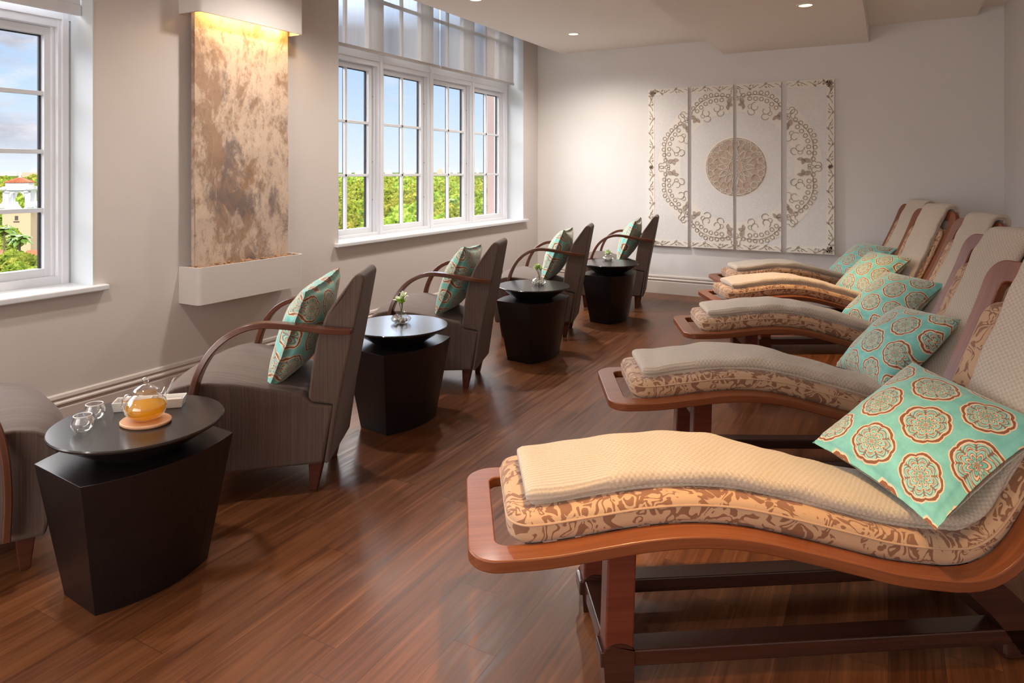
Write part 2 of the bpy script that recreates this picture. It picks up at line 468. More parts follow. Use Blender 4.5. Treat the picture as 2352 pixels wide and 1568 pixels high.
for i in range(4):
    a = -3.5 + i * 1.0125; m.box(a, a + .05, YF - .12, YF - .04, .3, 2.6); m.box(a + .9625, a + 1.0125, YF - .12, YF - .04, .3, 2.6)
    m.box(a, a + 1.0125, YF - .12, YF - .04, .3, .36); m.box(a, a + 1.0125, YF - .12, YF - .04, 2.54, 2.6)
w3 = struct(m.build('added_rear_window', M['white'])); m = MB(); m.box(-3.5, .55, YF - .085, YF - .08, .3, 2.6); m.build('pane', M['pane'], w3)  # unseen opening added so light can enter from behind the camera
slab('ceiling', [(-3.555, -1.59, YF, YB, 2.865, 2.97), (-.17, .725, YF, YB, 2.865, 2.97)], M['ceil'])
slab('ceiling_bulkhead', [(-1.59, -.17, YF, YB, 2.70, 2.97)], M['ceil'])
slab('ceiling_upper', [(-4.40, XR + .15, YF - .15, YB + .15, 3.25, 3.40), (.725, XR, YF, YB, 2.94, 3.0)], M['ceil'])
def basebd(name, p0, p1, nrm):
    prof = [(0, 0), (.018, 0), (.018, .135), (.012, .142), (.012, .150), (.022, .158), (.022, .166), (.012, .176), (.012, .184), (.018, .190), (.014, .206), (.006, .212), (0, .212)]
    p0, p1, nrm = Vector(p0), Vector(p1), Vector(nrm); m = MB()
    vs = [p + nrm * a + Vector((0, 0, z)) for p in (p0, p1) for a, z in prof]; k = len(prof)
    m.add(vs, [(i, i + 1, i + 1 + k, i + k) for i in range(k - 1)] + [tuple(range(k)), tuple(range(k, 2 * k))])
    return struct(m.build(name, M['base']))
basebd('baseboard_left', (XL, YF, 0), (XL, YB, 0), (1, 0, 0))
basebd('baseboard_back', (XL, YB, 0), (XR, YB, 0), (0, -1, 0))
basebd('baseboard_right', (XR, YF, 0), (XR, YB, 0), (-1, 0, 0))

# ------------------------------------------------------------------ windows
def window(name, y0, y1, zb, gz0, gz1, rows, trans, sill_z, label):
    e = empty(name, (-4.11, (y0 + y1) / 2, zb)); struct(e); inv = Vector(e.location)
    def part(nm, m, mat, parent=e, **k):
        o = m.build(nm, mat, parent, **k); o.matrix_parent_inverse = Matrix.Translation(-inv) if parent is e else Matrix.Identity(4)
        return o
    n = 4; pitch = (y1 - y0) / n
    fr = MB(); xi, xo = -4.115, -4.25
    fr.box(xo, xi - .0015, y0, y1, sill_z, gz0 - .045)                          # bottom rail
    fr.box(xo, xi - .0015, y0, y1, gz1 + .046, gz1 + .16)                        # head / transom bar
    fr.box(xo, xi + .012, y0, y1, gz1 + .09, gz1 + .13)
    fr.box(xo, xi, y0, y1, 3.2, 3.25)
    for i in range(n + 1):
        c = y0 + i * pitch; hw = .042 if 0 < i < n else .035
        cc = c + (hw if i == 0 else -hw if i == n else 0)
        fr.box(xo, xi, cc - hw, cc + hw, sill_z, 3.25)
        fr.box(xo, xi + .014, cc - .018, cc + .018, sill_z, 3.25)
        for sgn in (-1, 1):
            fr.box(xo, xi - .03, cc + sgn * (hw + .008) - .008, cc + sgn * (hw + .008) + .008, sill_z, gz1 + .09)
    part('window_frame', fr, M['white'], bevel=.003)
    for i in range(n):
        a = y0 + i * pitch + .062 + (.01 if i == 0 else 0); b = y0 + (i + 1) * pitch - .062 - (.01 if i == n - 1 else 0)
        sm = MB(); sw = .045; xs, xe = -4.215, -4.165
        sm.box(xs, xe, a, a + sw, gz0 - .045, gz1 + .045); sm.box(xs, xe, b - sw, b, gz0 - .045, gz1 + .045)
        sm.box(xs, xe, a + sw, b - sw, gz0 - .045, gz0); sm.box(xs, xe, a + sw, b - sw, gz1, gz1 + .045)
        for r_ in range(1, rows):
            zz = gz0 + (gz1 - gz0) * r_ / rows; sm.box(-4.20, xe - .008, a + sw, b - sw, zz - .012, zz + .012)
        mid = (a + b) / 2; sm.box(-4.20, xe - .008, mid - .012, mid + .012, gz0, gz1)
        so = part('sash', sm, M['white'], bevel=.002)
        g = MB(); g.box(-4.197, -4.193, a + sw, b - sw, gz0, gz1); part('pane', g, M['pane'], so)
        k = MB()
        for q in (a + sw, b - sw - .012, mid - .006): k.box(-4.213, -4.199, q, q + .012, gz0, gz1)
        k.box(-4.213, -4.199, a + sw, b - sw, gz1 - .006, gz1)
        part('glazing_gasket', k, M['gasket'], so)
        hg = MB()
        for zz in (gz0 + .25, gz0 + .6, gz0 + 1.2): hg.tube([(xe + .004, b + .004, zz - .006), (xe + .004, b + .004, zz + .006)], .004, 6)
        part('screw', hg, M['pewter'], so)
        if trans:
            tm = MB(); z0 = gz1 + .16; tm.box(xs, xe, a, a + sw, z0, 3.2); tm.box(xs, xe, b - sw, b, z0, 3.2); tm.box(xs, xe, a, b, z0, z0 + .04)
            tm.box(-4.20, xe - .008, mid - .014, mid + .014, z0, 3.2); tm.box(-4.20, xe - .008, a, b, 2.985, 3.015)
            to = part('transom_sash', tm, M['white']); g = MB(); g.box(-4.197, -4.193, a + sw, b - sw, z0 + .04, 3.2); part('pane', g, M['pane'], to)
        else:
            tm = MB(); tm.box(-4.2, -4.18, a, b, gz1 + .16, 3.2); part('pane', tm, M['pane'])
    s = MB(); s.box(-4.25, XL + .001, y0, y1, sill_z - .02, sill_z + .001); s.box(XL - .01, XL + .045, y0 - .04, y1 + .065, sill_z - .03, sill_z + .003)
    part('window_sill', s, M['white'], bevel=.008, seg=3)
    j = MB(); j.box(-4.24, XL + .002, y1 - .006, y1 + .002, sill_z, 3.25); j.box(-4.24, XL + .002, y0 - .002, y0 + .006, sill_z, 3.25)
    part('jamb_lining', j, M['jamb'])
    return e
window('window_1', w1[0], w1[1], w1[2], .855, 2.172, 4, False, .765, '')
window('window_2', w2[0], w2[1], w2[2], .893, 2.322, 3, True, .822, '')
# blinds
def blind(y0, y1, zb, label, mat, hem, white=False):
    b = MB(); b.box(-4.003, -4.0, y0, y1, zb, 3.23)
    o = b.build('roller_blind', mat); tag(o, label, 'blind', None)
    h = MB(); h.box(-4.010, -3.992, y0, y1, zb - (.035 if white else 0), zb + .028)
    h.build('hem_bar', hem, o, bevel=.004)
    t = MB(); t.tube([(-4.03, y0, 3.2), (-4.03, y1, 3.2)], .03, 14); t.build('roller_tube', M['whiteblind'], o, smooth=True)
    return o
blind(4.155, 5.732, 2.452, 'sheer grey roller blind over the nearer half of the four-sash window', M['blind'], M['hem'])
blind(5.748, 7.295, 2.452, 'sheer grey roller blind over the farther half of the four-sash window', M['blind'], M['hem'])
blind(-.97, 2.203, 2.315, 'white roller shade with white hem bar above the window with the tower view', M['whiteblind'], M['white'], True)

# ------------------------------------------------------------------ water feature on the left wall
wf = empty('wall_water_feature', (XL, 3.166, 0)); tag(wf, 'tall mottled stone slab water feature between white top and bottom boxes on the left wall', 'water feature')
def loc_build(m, nm, mat, e, **k):
    o = m.build(nm, mat, e, **k); o.matrix_parent_inverse = Matrix.Translation(-Vector(e.location)); return o
m = MB(); ny, nz = 40, 90
def sf(i, j):
    y = 2.785 + .758 * i / (ny - 1); z = .70 + 1.80 * j / (nz - 1)
    return (-3.803 + .006 * (noise.fractal(Vector((y * 5, z * 4, 1.3)), 1., 2., 5)), y, z)
m.grid(sf, ny, nz); m.box(-3.84, -3.809, 2.787, 3.541, .70, 2.50)
loc_build(m, 'stone_slab', M['stone'], wf, smooth=True)
m = MB(); m.box(XL, -3.84, 2.86, 3.47, .8, 2.4); loc_build(m, 'mounting_bracket', M['gasket'], wf)
def tray(z0, z1, open_top):
    m = MB(); r = .03
    pts = [(XL, 2.737), (XL, 3.596)]
    for k in range(7): a = PI / 2 * k / 6; pts.append((-3.70 - r + r * math.cos(PI / 2 - a), 3.596 - r + r * math.sin(PI / 2 - a)))
    for k in range(7): a = PI / 2 * k / 6; pts.append((-3.70 - r + r * math.cos(-a), 2.737 + r + r * math.sin(-a)))
    n = len(pts); cx, cy = -3.795, 3.166
    inn = [(cx + (x - cx) * .86, cy + (y - cy) * .965) for x, y in pts]
    vs = [(x, y, z0) for x, y in pts] + [(x, y, z1) for x, y in pts] + [(x, y, z1) for x, y in inn] + [(x, y, z1 - .10 if open_top else z1 + .1) for x, y in inn]
    if not open_top: vs = [(x, y, z1) for x, y in pts] + [(x, y, z0) for x, y in pts] + [(x, y, z0) for x, y in inn] + [(x, y, z0 + .12) for x, y in inn]
    fs = [tuple(range(n))]
    for b in range(3): fs += [(b * n + i, b * n + (i + 1) % n, (b + 1) * n + (i + 1) % n, (b + 1) * n + i) for i in range(n)]
    fs.append(tuple(range(3 * n, 4 * n))); m.add(vs, fs); return m
loc_build(tray(.578, .808, True), 'lower_trough', M['featbox'], wf, smooth=True, angle=30)
loc_build(tray(2.388, 3.0, False), 'upper_light_box', M['featbox'], wf, smooth=True, angle=30)
M['river'] = simple('river_pebbles', (.34, .19, .10), .5, var=.3)
m = MB()
for i in range(170):
    x = random.uniform(-3.86, -3.735); y = random.uniform(2.76, 3.575); r = random.uniform(.009, .016)
    m.lathe([(0, -r * .7), (r * .8, -r * .4), (r, 0), (r * .8, r * .4), (0, r * .7)], 7, (x, y, .797 + random.uniform(-.008, .012)))
pb = loc_build(m, 'river_stones', M['river'], wf, smooth=True); pb['kind'] = 'stuff'
for (y, ln, e_) in ((3.164, .66, 3.0), (3.40, .12, 1.4), (3.0, .10, .4)):
    l = bpy.data.lights.new('feature_lamp', 'AREA'); l.shape = 'RECTANGLE'; l.size = .03; l.size_y = ln; l.energy = e_ * 1.05; l.color = (1., .60, .19)
    o = bpy.data.objects.new('feature_lamp', l); C.objects.link(o); o.location = (-3.735, y, 2.46); o.rotation_euler = (0, R(14), 0)

# ------------------------------------------------------------------ wall art of four panels
CX, CZ = -1.458, 1.453
strokes = []      # (points, width, closed?)  in art coordinates
polys = []
def arc_st(cx, cy, r, a0, a1, wd, n=14, spiral=0.):
    pts = []
    for i in range(n + 1):
        t = i / n; a = a0 + (a1 - a0) * t; rr = r * (1 - spiral * t); pts.append((cx + rr * math.cos(a), cy + rr * math.sin(a)))
    strokes.append((pts, wd))
def circ(cx, cy, r, wd): arc_st(cx, cy, r, 0, 2 * PI, wd, 12)
def leaf(cx, cy, a, L, wd):
    pts = []
    for i in range(7): t = i / 6; pts.append((t * L, wd * math.sin(PI * t) ** .8))
    for i in range(5, 0, -1): t = i / 6; pts.append((t * L, -wd * math.sin(PI * t) ** .8))
    polys.append([(cx + x * math.cos(a) - y * math.sin(a), cy + x * math.sin(a) + y * math.cos(a)) for x, y in pts])
Rm = .752

for k in range(8):
    A = PI / 8 + k * PI / 4
    def pol(r, da): return (r * Rm / .70 * math.cos(A + da), r * Rm / .70 * math.sin(A + da))
    for i in range(9):
        da = (i - 4) * .072; x, y = pol(.79 - .030 * abs(i - 4) ** 1.3 * .35, da); circ(x, y, 0.0201, 0.0088)
    for i in range(6):
        da = (i - 2.5) * .078; x, y = pol(.725 - .02 * abs(i - 2.5) * .5, da); circ(x, y, 0.0201, 0.0088)
    arcpts = [pol(.76 - .045 * ((t - 10) / 10) ** 2, (t - 10) / 10 * .30) for t in range(21)]; strokes.append((arcpts, .007))
    for sg in (-1, 1):
        x, y = pol(.645, sg * .27); leaf(x, y, A + sg * .9, 0.0784, 0.0246); leaf(x, y, A + sg * 2.2, 0.0616, 0.0202); leaf(x, y, A + PI + sg * .3, 0.0672, 0.0179)
        x, y = pol(.63, sg * .085); arc_st(x, y, 0.0520, A + sg * PI * .1, A + sg * PI * 1.7, .007, 14, .55)
        x, y = pol(.575, sg * .115); arc_st(x, y, 0.0442, A + sg * PI * .5, A + sg * PI * 2.0, .007, 14, .5)
        x, y = pol(.62, sg * .16); arc_st(x, y, 0.0286, A, A + sg * PI * 1.6, .006, 10, .5)
        x, y = pol(.768, sg * .365); arc_st(x, y, 0.0416, A + sg * PI * .9, A - sg * PI * .6, .007, 12, .5)
        x, y = pol(.735, sg * .345); arc_st(x, y, 0.0338, A + sg * PI * .4, A + sg * PI * 2.0, .007, 12, .5)
        x, y = pol(.69, sg * .375); circ(x, y, 0.0146, 0.0077)
# border scrolls
BW, BH = .976, .90
def bscroll(x0, y0, dx, dy, L):
    n = int(L / .16)
    for i in range(n):
        t = (i + .5) * L / n; sg = 1 if i % 2 else -1; cx = x0 + dx * t; cy = y0 + dy * t; a = math.atan2(dy, dx)
        px, py = -dy * sg, dx * sg
        pts = [(cx + dx * (u - .5) * L / n + px * .018 * math.cos(PI * (u - .5) * 2), cy + dy * (u - .5) * L / n + py * .018 * math.cos(PI * (u - .5) * 2)) for u in [q / 8 for q in range(9)]]
        strokes.append((pts, .006))
        arc_st(cx + px * -.008 + dx * .03, cy + py * -.008 + dy * .03, .018, a, a + sg * PI * 1.6, .006, 10, .5)
        leaf(cx - dx * .03 + px * .01, cy - dy * .03 + py * .01, a + sg * .7, .045, .009); leaf(cx - dx * .02, cy - dy * .02, a - sg * .8, .035, .008)
for y in (-BH + .035, BH - .035): bscroll(-BW + .09, y, 1, 0, 2 * BW - .18)
for x in (-BW + .035, BW - .035): bscroll(x, -BH + .09, 0, 1, 2 * BH - .18)
for sx in (-1, 1):
    for sy in (-1, 1):
        for q in range(6): leaf(sx * (BW - .045), sy * (BH - .045), q * PI / 3, .042, .015)
        for q in range(3): leaf(sx * (BW - .09), sy * (BH - .03), q * 2.1, .035, .011); leaf(sx * (BW - .03), sy * (BH - .09), q * 2.1 + .5, .035, .011)
    for q in range(6): leaf(sx * (BW - .035), 0, q * PI / 3, .028, .011)
# inner disc lines
dlines = []
def petal(A, r0, r1, wd):
    pts = []
    for i in range(9): t = i / 8; pts.append((r0 + (r1 - r0) * t, wd * math.sin(PI * t) ** .7))
    for i in range(7, -1, -1): t = i / 8; pts.append((r0 + (r1 - r0) * t, -wd * math.sin(PI * t) ** .7))
    dlines.append(([(x * math.cos(A) - y * math.sin(A), x * math.sin(A) + y * math.cos(A)) for x, y in pts], .0055))
RD = .318
for q in range(12):
    a = q * PI / 6; petal(a, .09, .20, .030); petal(a + PI / 12, .13, .25, .034); petal(a, .19, .30, .040); petal(a + PI / 12, .24, .315, .036); petal(a, .27, .315, .014)
for r_ in (.03, .075, .302): dlines.append(([(r_ * math.cos(2 * PI * i / 48), r_ * math.sin(2 * PI * i / 48)) for i in range(49)], .005))
for q in range(14): a = q * 2 * PI / 14; dlines.append(([(.082 * math.cos(a) + .012 * math.cos(b), .082 * math.sin(a) + .012 * math.sin(b)) for b in [i * PI / 4 for i in range(9)]], .004))
def stroke_mesh(m, pts, wd, yf, th):
    n = len(pts); vs = []
    for i, (x, z) in enumerate(pts):
        a = pts[max(i - 1, 0)]; b = pts[min(i + 1, n - 1)]
        if n > 8 and (pts[0][0] - pts[-1][0]) ** 2 + (pts[0][1] - pts[-1][1]) ** 2 < 1e-6 and i in (0, n - 1): a = pts[-2]; b = pts[1]
        dx, dz = b[0] - a[0], b[1] - a[1]; l = math.hypot(dx, dz) or 1; nx, nz = -dz / l * wd / 2, dx / l * wd / 2
        vs += [(x + nx, yf, z + nz), (x - nx, yf, z - nz), (x + nx * .8, yf - th, z + nz * .8), (x - nx * .8, yf - th, z - nz * .8)]
    fs = []
    for i in range(n - 1): a = 4 * i; b = a + 4; fs += [(a + 2, a + 3, b + 3, b + 2), (a, a + 2, b + 2, b), (a + 1, b + 1, b + 3, a + 3)]
    m.add(vs, fs)
def clip_build(m, name, mat, parent, x0, x1):
    me = bpy.data.meshes.new(name); me.from_pydata(m.v, [], m.f); bm = bmesh.new(); bm.from_mesh(me)
    for co_, no in (((x0, 0, 0), (-1, 0, 0)), ((x1, 0, 0), (1, 0, 0))):
        bmesh.ops.bisect_plane(bm, geom=bm.verts[:] + bm.edges[:] + bm.faces[:], plane_co=co_, plane_no=no, clear_outer=True)
    bmesh.ops.recalc_face_normals(bm, faces=bm.faces); bm.to_mesh(me); bm.free()
    me.materials.append(mat); o = bpy.data.objects.new(name, me); C.objects.link(o); o.parent = parent
    return o
mo = MB()
for pts, wd in strokes: stroke_mesh(mo, pts, wd, 0, .003)
for pl in polys:
    n = len(pl); mo.add([(x, 0, z) for x, z in pl] + [(x, -.003, z) for x, z in pl], [tuple(range(n, 2 * n))] + [(i, (i + 1) % n, n + (i + 1) % n, n + i) for i in range(n)])
md = MB(); n = 64
md.add([(RD * math.cos(2 * PI * i / n), 0, RD * math.sin(2 * PI * i / n)) for i in range(n)] + [(RD * math.cos(2 * PI * i / n), -.003, RD * math.sin(2 * PI * i / n)) for i in range(n)],
       [tuple(range(n, 2 * n))] + [(i, (i + 1) % n, n + (i + 1) % n, n + i) for i in range(n)])
ml = MB()
for pts, wd in dlines: stroke_mesh(ml, pts, wd, -.0025, .003)
YF_ART = YB - .040
edges = [(-2.434, -1.978), (-1.939, -1.481), (-1.449, -.991), (-.937, -.482)]
names = ['leftmost carved white art panel holding the far-left arc of the floral ring', 'carved white art panel with the left half of the tan medallion',
         'carved white art panel with the right half of the tan medallion', 'rightmost carved white art panel holding the right arc of the floral ring']
for i, (x0, x1) in enumerate(edges):
    e = empty('wall_art_panel', (CX, YF_ART, CZ)); tag(e, names[i], 'wall art', 'four carved panels forming one mandala')
    a, b = x0 - CX, x1 - CX
    m = MB(); m.box(a, b, .0, .036, -BH, BH); m.build('panel_board', M['panel'], e, bevel=.002)
    # raised ivory bands: outer border, ring ground
    fm = MB(); t_ = .072
    fm.box(-BW, BW, -.002, .001, BH - t_, BH); fm.box(-BW, BW, -.002, .001, -BH, -BH + t_); fm.box(-BW, -BW + t_, -.002, .001, -BH + t_, BH - t_); fm.box(BW - t_, BW, -.002, .001, -BH + t_, BH - t_)
    clip_build(fm, 'border_band', M['panelrim'], e, a, b)
    rm = MB(); n = 96
    rm.grid(lambda i_, j_: ((.60, .865)[j_] * math.cos(2 * PI * i_ / n), -.0012, (.60, .865)[j_] * math.sin(2 * PI * i_ / n)), n, 2, cu=True)
    rm.grid(lambda i_, j_: ((RD, RD + .016)[j_] * math.cos(2 * PI * i_ / n), -.0012, (RD, RD + .016)[j_] * math.sin(2 * PI * i_ / n)), n, 2, cu=True)
    clip_build(rm, 'ring_ground', M['panelrim'], e, a, b)
    o = clip_build(mo, 'carved_ornament', M['orn'], e, a + .001, b - .001); o.location.y = -.0022
    if i in (1, 2):
        o = clip_build(md, 'medallion_disc', M['disc'], e, a, b); o.location.y = -.001
        o = clip_build(ml, 'petal_lattice', M['panelrim'], e, a, b); o.location.y = -.0025

# ------------------------------------------------------------------ loungers
LP = [(0, .400), (.085, .402), (.21, .407), (.35, .424), (.465, .438), (.58, .4435), (.69, .437), (.79, .42), (.925, .385), (1.06, .347), (1.16, .319), (1.27, .300), (1.357, .291),
      (1.43, .302), (1.50, .345), (1.56, .425), (1.62, .54), (1.69, .67), (1.755, .80), (1.815, .93), (1.855, 1.03), (1.875, 1.095)]
LC = Curve2(LP); LL = LC.L; WL = .56; HW = WL / 2
def sw(t, w, n): p = LC.off(t, n); return (p.x, w, p.y)
def rloop(t0, t1, hw, r, ns=70, nc=8, ne=8):
    pts = []
    def side(a, b, n): return [(a[0] + (b[0] - a[0]) * i / n, a[1] + (b[1] - a[1]) * i / n) for i in range(n)]
    def corner(cx, cy, a0): return [(cx + r * math.cos(a0 + PI / 2 * i / nc), cy + r * math.sin(a0 + PI / 2 * i / nc)) for i in range(nc)]
    pts += side((t0 + r, -hw), (t1 - r, -hw), ns) + corner(t1 - r, -hw + r, -PI / 2)
    pts += side((t1, -hw + r), (t1, hw - r), ne) + corner(t1 - r, hw - r, 0)
    pts += side((t1 - r, hw), (t0 + r, hw), ns) + corner(t0 + r, hw - r, PI / 2)
    pts += side((t0, hw - r), (t0, -hw + r), ne) + corner(t0 + r, -hw + r, PI)
    return pts
def swept_pad(path, t0, t1, wc, hw, th, n0, rc, nt=90, crown=.006, square=False, wob=0., seed=0, thfn=None, shift=None):
    """soft slab lying on a Curve2; returns MB"""
    m = MB(); ring = []
    re = min(th * .5, .03)
    K = 5
    # cross-section loop (w,n) with rounded edges, param for uv
    def section(h, thk, lift):
        pts = []; r = min(re, thk * .499, h * .9)
        for (cx, cz, a0) in ((h - r, r, -PI / 2), (h - r, thk - r, 0), (-h + r, thk - r, PI / 2), (-h + r, r, PI)):
            for i in range(K + 1): a = a0 + PI / 2 * i / K; pts.append((cx + r * math.cos(a), cz + r * math.sin(a)))
            if a0 == 0:
                for q in (.6, .3, 0, -.3, -.6): pts.append(((h - r) * q, thk + crown * (1 - q * q)))
        return [(w, z + lift) for w, z in pts]
    ts = []
    for i in range(nt + 1):
        f = i / nt; ts.append(t0 + (t1 - t0) * f)
    for k in (.1, .3, .6): ts += [t0 + rc * k * .5, t1 - rc * k * .5]
    ts = sorted(ts); secs = []
    for t in ts:
        d = min(t - t0, t1 - t); 
        if d < rc: h = hw - rc + math.sqrt(max(0, rc * rc - (rc - d) ** 2))
        else: h = hw
        thk = th if thfn is None else th * thfn(t)
        re2 = .02
        if d < re2: k = math.sqrt(max(0.0, 1 - (1 - d / re2) ** 2)); k = .35 + .65 * k
        else: k = 1
        tk = thk * k; secs.append(section(max(h, .02), tk, (thk - tk) * .5))
    nc = len(secs[0])
    def fn(i, j):
        w, z = secs[i][j]; t = ts[i]
        if wob:
            w += wob * noise.noise(Vector((t * 7 + seed, 3 if w > 0 else 9, seed))) * (abs(w) / hw)
            z += wob * .6 * noise.noise(Vector((t * 9, w * 8 + seed, seed + 5))) * (1 if z > th * .4 else 0)
        p = path.off(t, n0 + z); k_ = shift(t) if shift else 0.
        return (p.x, wc + k_ + w * (1 + k_ * 3.), p.y)
    per = [0]
    for j in range(1, nc): a = secs[len(secs) // 2][j - 1]; b = secs[len(secs) // 2][j]; per.append(per[-1] + math.hypot(a[0] - b[0], a[1] - b[1]))
    m.grid(fn, len(ts), nc, cv=True, uvf=lambda i, j: (ts[i] - t0, per[j]))
    o = len(m.v) - len(ts) * nc
    m.f.append(tuple(o + j for j in range(nc))); m.f.append(tuple(o + (len(ts) - 1) * nc + j for j in range(nc))[::-1])
    return m
def thick(t): return 1. - .66 * max(0., min(1., (t - 1.40) / .38)) ** .8
def make_lounger():
    e = empty('spa_lounger')
    out = rloop(0, LL, HW, .085); inn = rloop(.075, LL - .075, HW - .075, .035); n = len(out); m = MB()
    th = .033
    vs = []; us = []
    for lp in (out, inn):
        for nn in (0, -th):
            for (t, w) in lp: vs.append(sw(t, w, nn)); us.append((t, w + nn))
    fs = []
    for i in range(n):
        j = (i + 1) % n
        fs += [(i, j, 2 * n + j, 2 * n + i), (n + i, 3 * n + i, 3 * n + j, n + j), (i, n + i, n + j, j), (2 * n + i, 2 * n + j, 3 * n + j, 3 * n + i)]
    m.add(vs, fs, us); m.build('bentwood_frame', M['rail'], e, smooth=True, bevel=.004, seg=2, angle=45)
    ns = 24
    for i in range(ns):
        t = .135 + (LL - .27) * (i + .5) / ns; s_ = MB(); hwid = .024
        vs = [sw(t + a, w, nn) for a in (-hwid, hwid) for w in (-HW + .062, HW - .062) for nn in (-.022, -.010)]
        s_.add(vs, [(0, 1, 3, 2), (4, 6, 7, 5), (0, 4, 5, 1), (2, 3, 7, 6), (0, 2, 6, 4), (1, 5, 7, 3)]); s_.build('slat', M['slat'], e)
    mat = swept_pad(LC, .108, LL - .150, 0, .212, .082, -.008, .07, 100, .008, thfn=thick)
    mo_ = mat.build('mattress', M['damask'], e, smooth=True, angle=80)
    pp = MB()
    pts = []
    lp = rloop(.110, LL - .152, .211, .07, 90, 8, 8)
    for (t, w) in lp: pts.append(sw(t, w * 1.0, .082 * thick(t) * .70 - .008))
    pp.tube(pts, .0035, 6, closed=True); pp.build('piping', M['damask'], mo_, smooth=True)
    # base
    for sg in (-1, 1):
        yc = sg * (HW - .12); a, b = yc - .035, yc + .035
        q = MB(); q.box(.36, 1.62, a, b, .050, .094); q.build('base_rail', M['baseleg'], e, bevel=.004)
        q = MB(); q.add([(.372, a, .09), (.452, a, .09), (.372, b, .09), (.452, b, .09), (.382, a, .396), (.462, a, .402), (.382, b, .396), (.462, b, .402)],
              [(0, 2, 3, 1), (4, 5, 7, 6), (0, 1, 5, 4), (2, 6, 7, 3), (0, 4, 6, 2), (1, 3, 7, 5)]); q.build('front_post', M['post'], e, bevel=.005)
        # front foot with rounded nose
        q = MB(); prof = [(.372, 0), (.452, 0), (.452, .10)] + [(.412 + .045 * math.cos(u), .085 + .03 * math.sin(u)) for u in [R(20 + 14 * i) for i in range(11)]] + [(.367, .08)]
        k = len(prof); q.add([(x, yy, z) for yy in (a - .006, b + .006) for x, z in prof], [tuple(range(k)), tuple(range(k, 2 * k))[::-1]] + [(i, (i + 1) % k, k + (i + 1) % k, k + i) for i in range(k)])
        q.build('front_foot', M['baseleg'], e, smooth=True, angle=50)
        # curved rear leg
        q = MB(); cen = Curve2([(1.36, .275), (1.44, .235), (1.53, .16), (1.60, .08), (1.66, 0)], 60)
        ww = lambda t: .036 + .018 * t / cen.L
        q.grid(lambda i, j: (lambda p, w: (p.x, (a, b, b, a)[j], max(p.y, 0)))(cen.off(cen.L * i / 14, (ww(cen.L * i / 14)) * (1, 1, -1, -1)[j]), 0), 15, 4, cv=True)
        o_ = len(q.v) - 60; q.f += [(o_, o_ + 1, o_ + 2, o_ + 3), (o_ + 56, o_ + 59, o_ + 58, o_ + 57)]
        q.build('rear_leg', M['baseleg'], e, smooth=True, angle=50)
        q = MB(); q.box(1.53, 1.66, a, b, 0, .11); q.build('rear_foot', M['baseleg'], e, bevel=.02, seg=3)
    q = MB(); q.box(.375, .445, -HW + .155, HW - .155, .045, .10); q.build('cross_rail', M['baseleg'], e, bevel=.004)
    q = MB(); q.box(1.56, 1.63, -HW + .155, HW - .155, .045, .10); q.build('cross_rail', M['baseleg'], e, bevel=.004)
    q = MB(); q.box(.385, .435, -HW + .155, HW - .155, .30, .385); q.build('support_rail', M['baseleg'], e, bevel=.004)
    q = MB(); q.box(1.33, 1.39, -HW + .09, HW - .09, .215, .262); q.build('support_rail', M['baseleg'], e, bevel=.004)
    return e
# (depth, lateral) of the near foot corner, twist, words
LS = [((1.743, -.1117), -4.5, 'nearest spa lounger, cherry bentwood frame with brown damask mattress'),
      ((2.936, .4225), .9, 'second spa lounger from the front, its foot frame beside the two nearest ones'),
      ((4.209, 1.067), 4.9, 'third spa lounger from the front, the middle one of the row of five'),
      ((5.237, 1.570), -1.0, 'fourth spa lounger from the front, under the recessed ceiling lamp'),
      ((6.165, 1.900), 1.8, 'farthest spa lounger, its bentwood back standing against the back wall')]
lg0 = make_lounger(); loungers = []
for i, ((d, l), a, lab) in enumerate(LS):
    o = lg0 if i == 0 else copy_tree(lg0)
    a_ = R(a); wd = FW * math.cos(a_) + RT * math.sin(a_)
    p = P(d, l) + wd * HW; o.location = p; o.rotation_euler = (0, 0, TH - a_); tag(o, lab, 'lounger', 'five spa loungers in a row'); loungers.append((o, p, TH - a_))
# throws: one long folded blanket per lounger
off = .084
TP = []
for i in range(30): t = .165 + (LL - .165 - .115) * i / 29; p = LC.off(t, .082 * thick(t) + .002); TP.append((p.x, p.y))
hd = LC.off(LL, 0); nrm = LC.nrm(LL); tan = Vector((nrm.y, -nrm.x))
for (a, b) in ((-.06, .020), (-.02, .014), (.014, .006), (.030, -.02), (.026, -.06)):
    q = hd + tan * a + nrm * b; TP.append((q.x, q.y))
q0 = hd + nrm * -.075
for k in range(1, 6): TP.append((hd.x + .052 - .01 * k, q0.y - .02 - .05 * k))
TC = Curve2(TP, 500)
TLAB = ['warm cream chenille throw along the nearest lounger, ribbed at its foot end', 'cream waffle knit throw along the second lounger from the front',
        'cream knit throw along the middle lounger of the five', 'warmly lit cream throw along the fourth lounger, under the ceiling lamp', 'pale cream throw along the farthest lounger by the back wall']
for i, (o, p, rz) in enumerate(loungers):
    m = swept_pad(TC, 0, TC.L, -.012 + (.0, .004, -.006, .006, 0)[i], .156, .040, 0.0, .012, 150, .006, wob=.015, seed=i * 3.1, thfn=lambda t: 1. - .45 * max(0., min(1., (t - 1.2) / .3)), shift=lambda t: -.026 * max(0., min(1., (t - 1.1) / .45)))
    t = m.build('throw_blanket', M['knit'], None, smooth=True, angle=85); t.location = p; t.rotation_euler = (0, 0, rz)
    tag(t, TLAB[i], 'blanket', 'cream throws on the loungers')
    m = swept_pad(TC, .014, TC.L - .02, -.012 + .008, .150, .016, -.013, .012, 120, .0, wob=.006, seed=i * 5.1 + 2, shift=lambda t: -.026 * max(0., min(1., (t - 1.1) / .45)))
    u = m.build('lower_fold', M['knit'], t, smooth=True, angle=85)

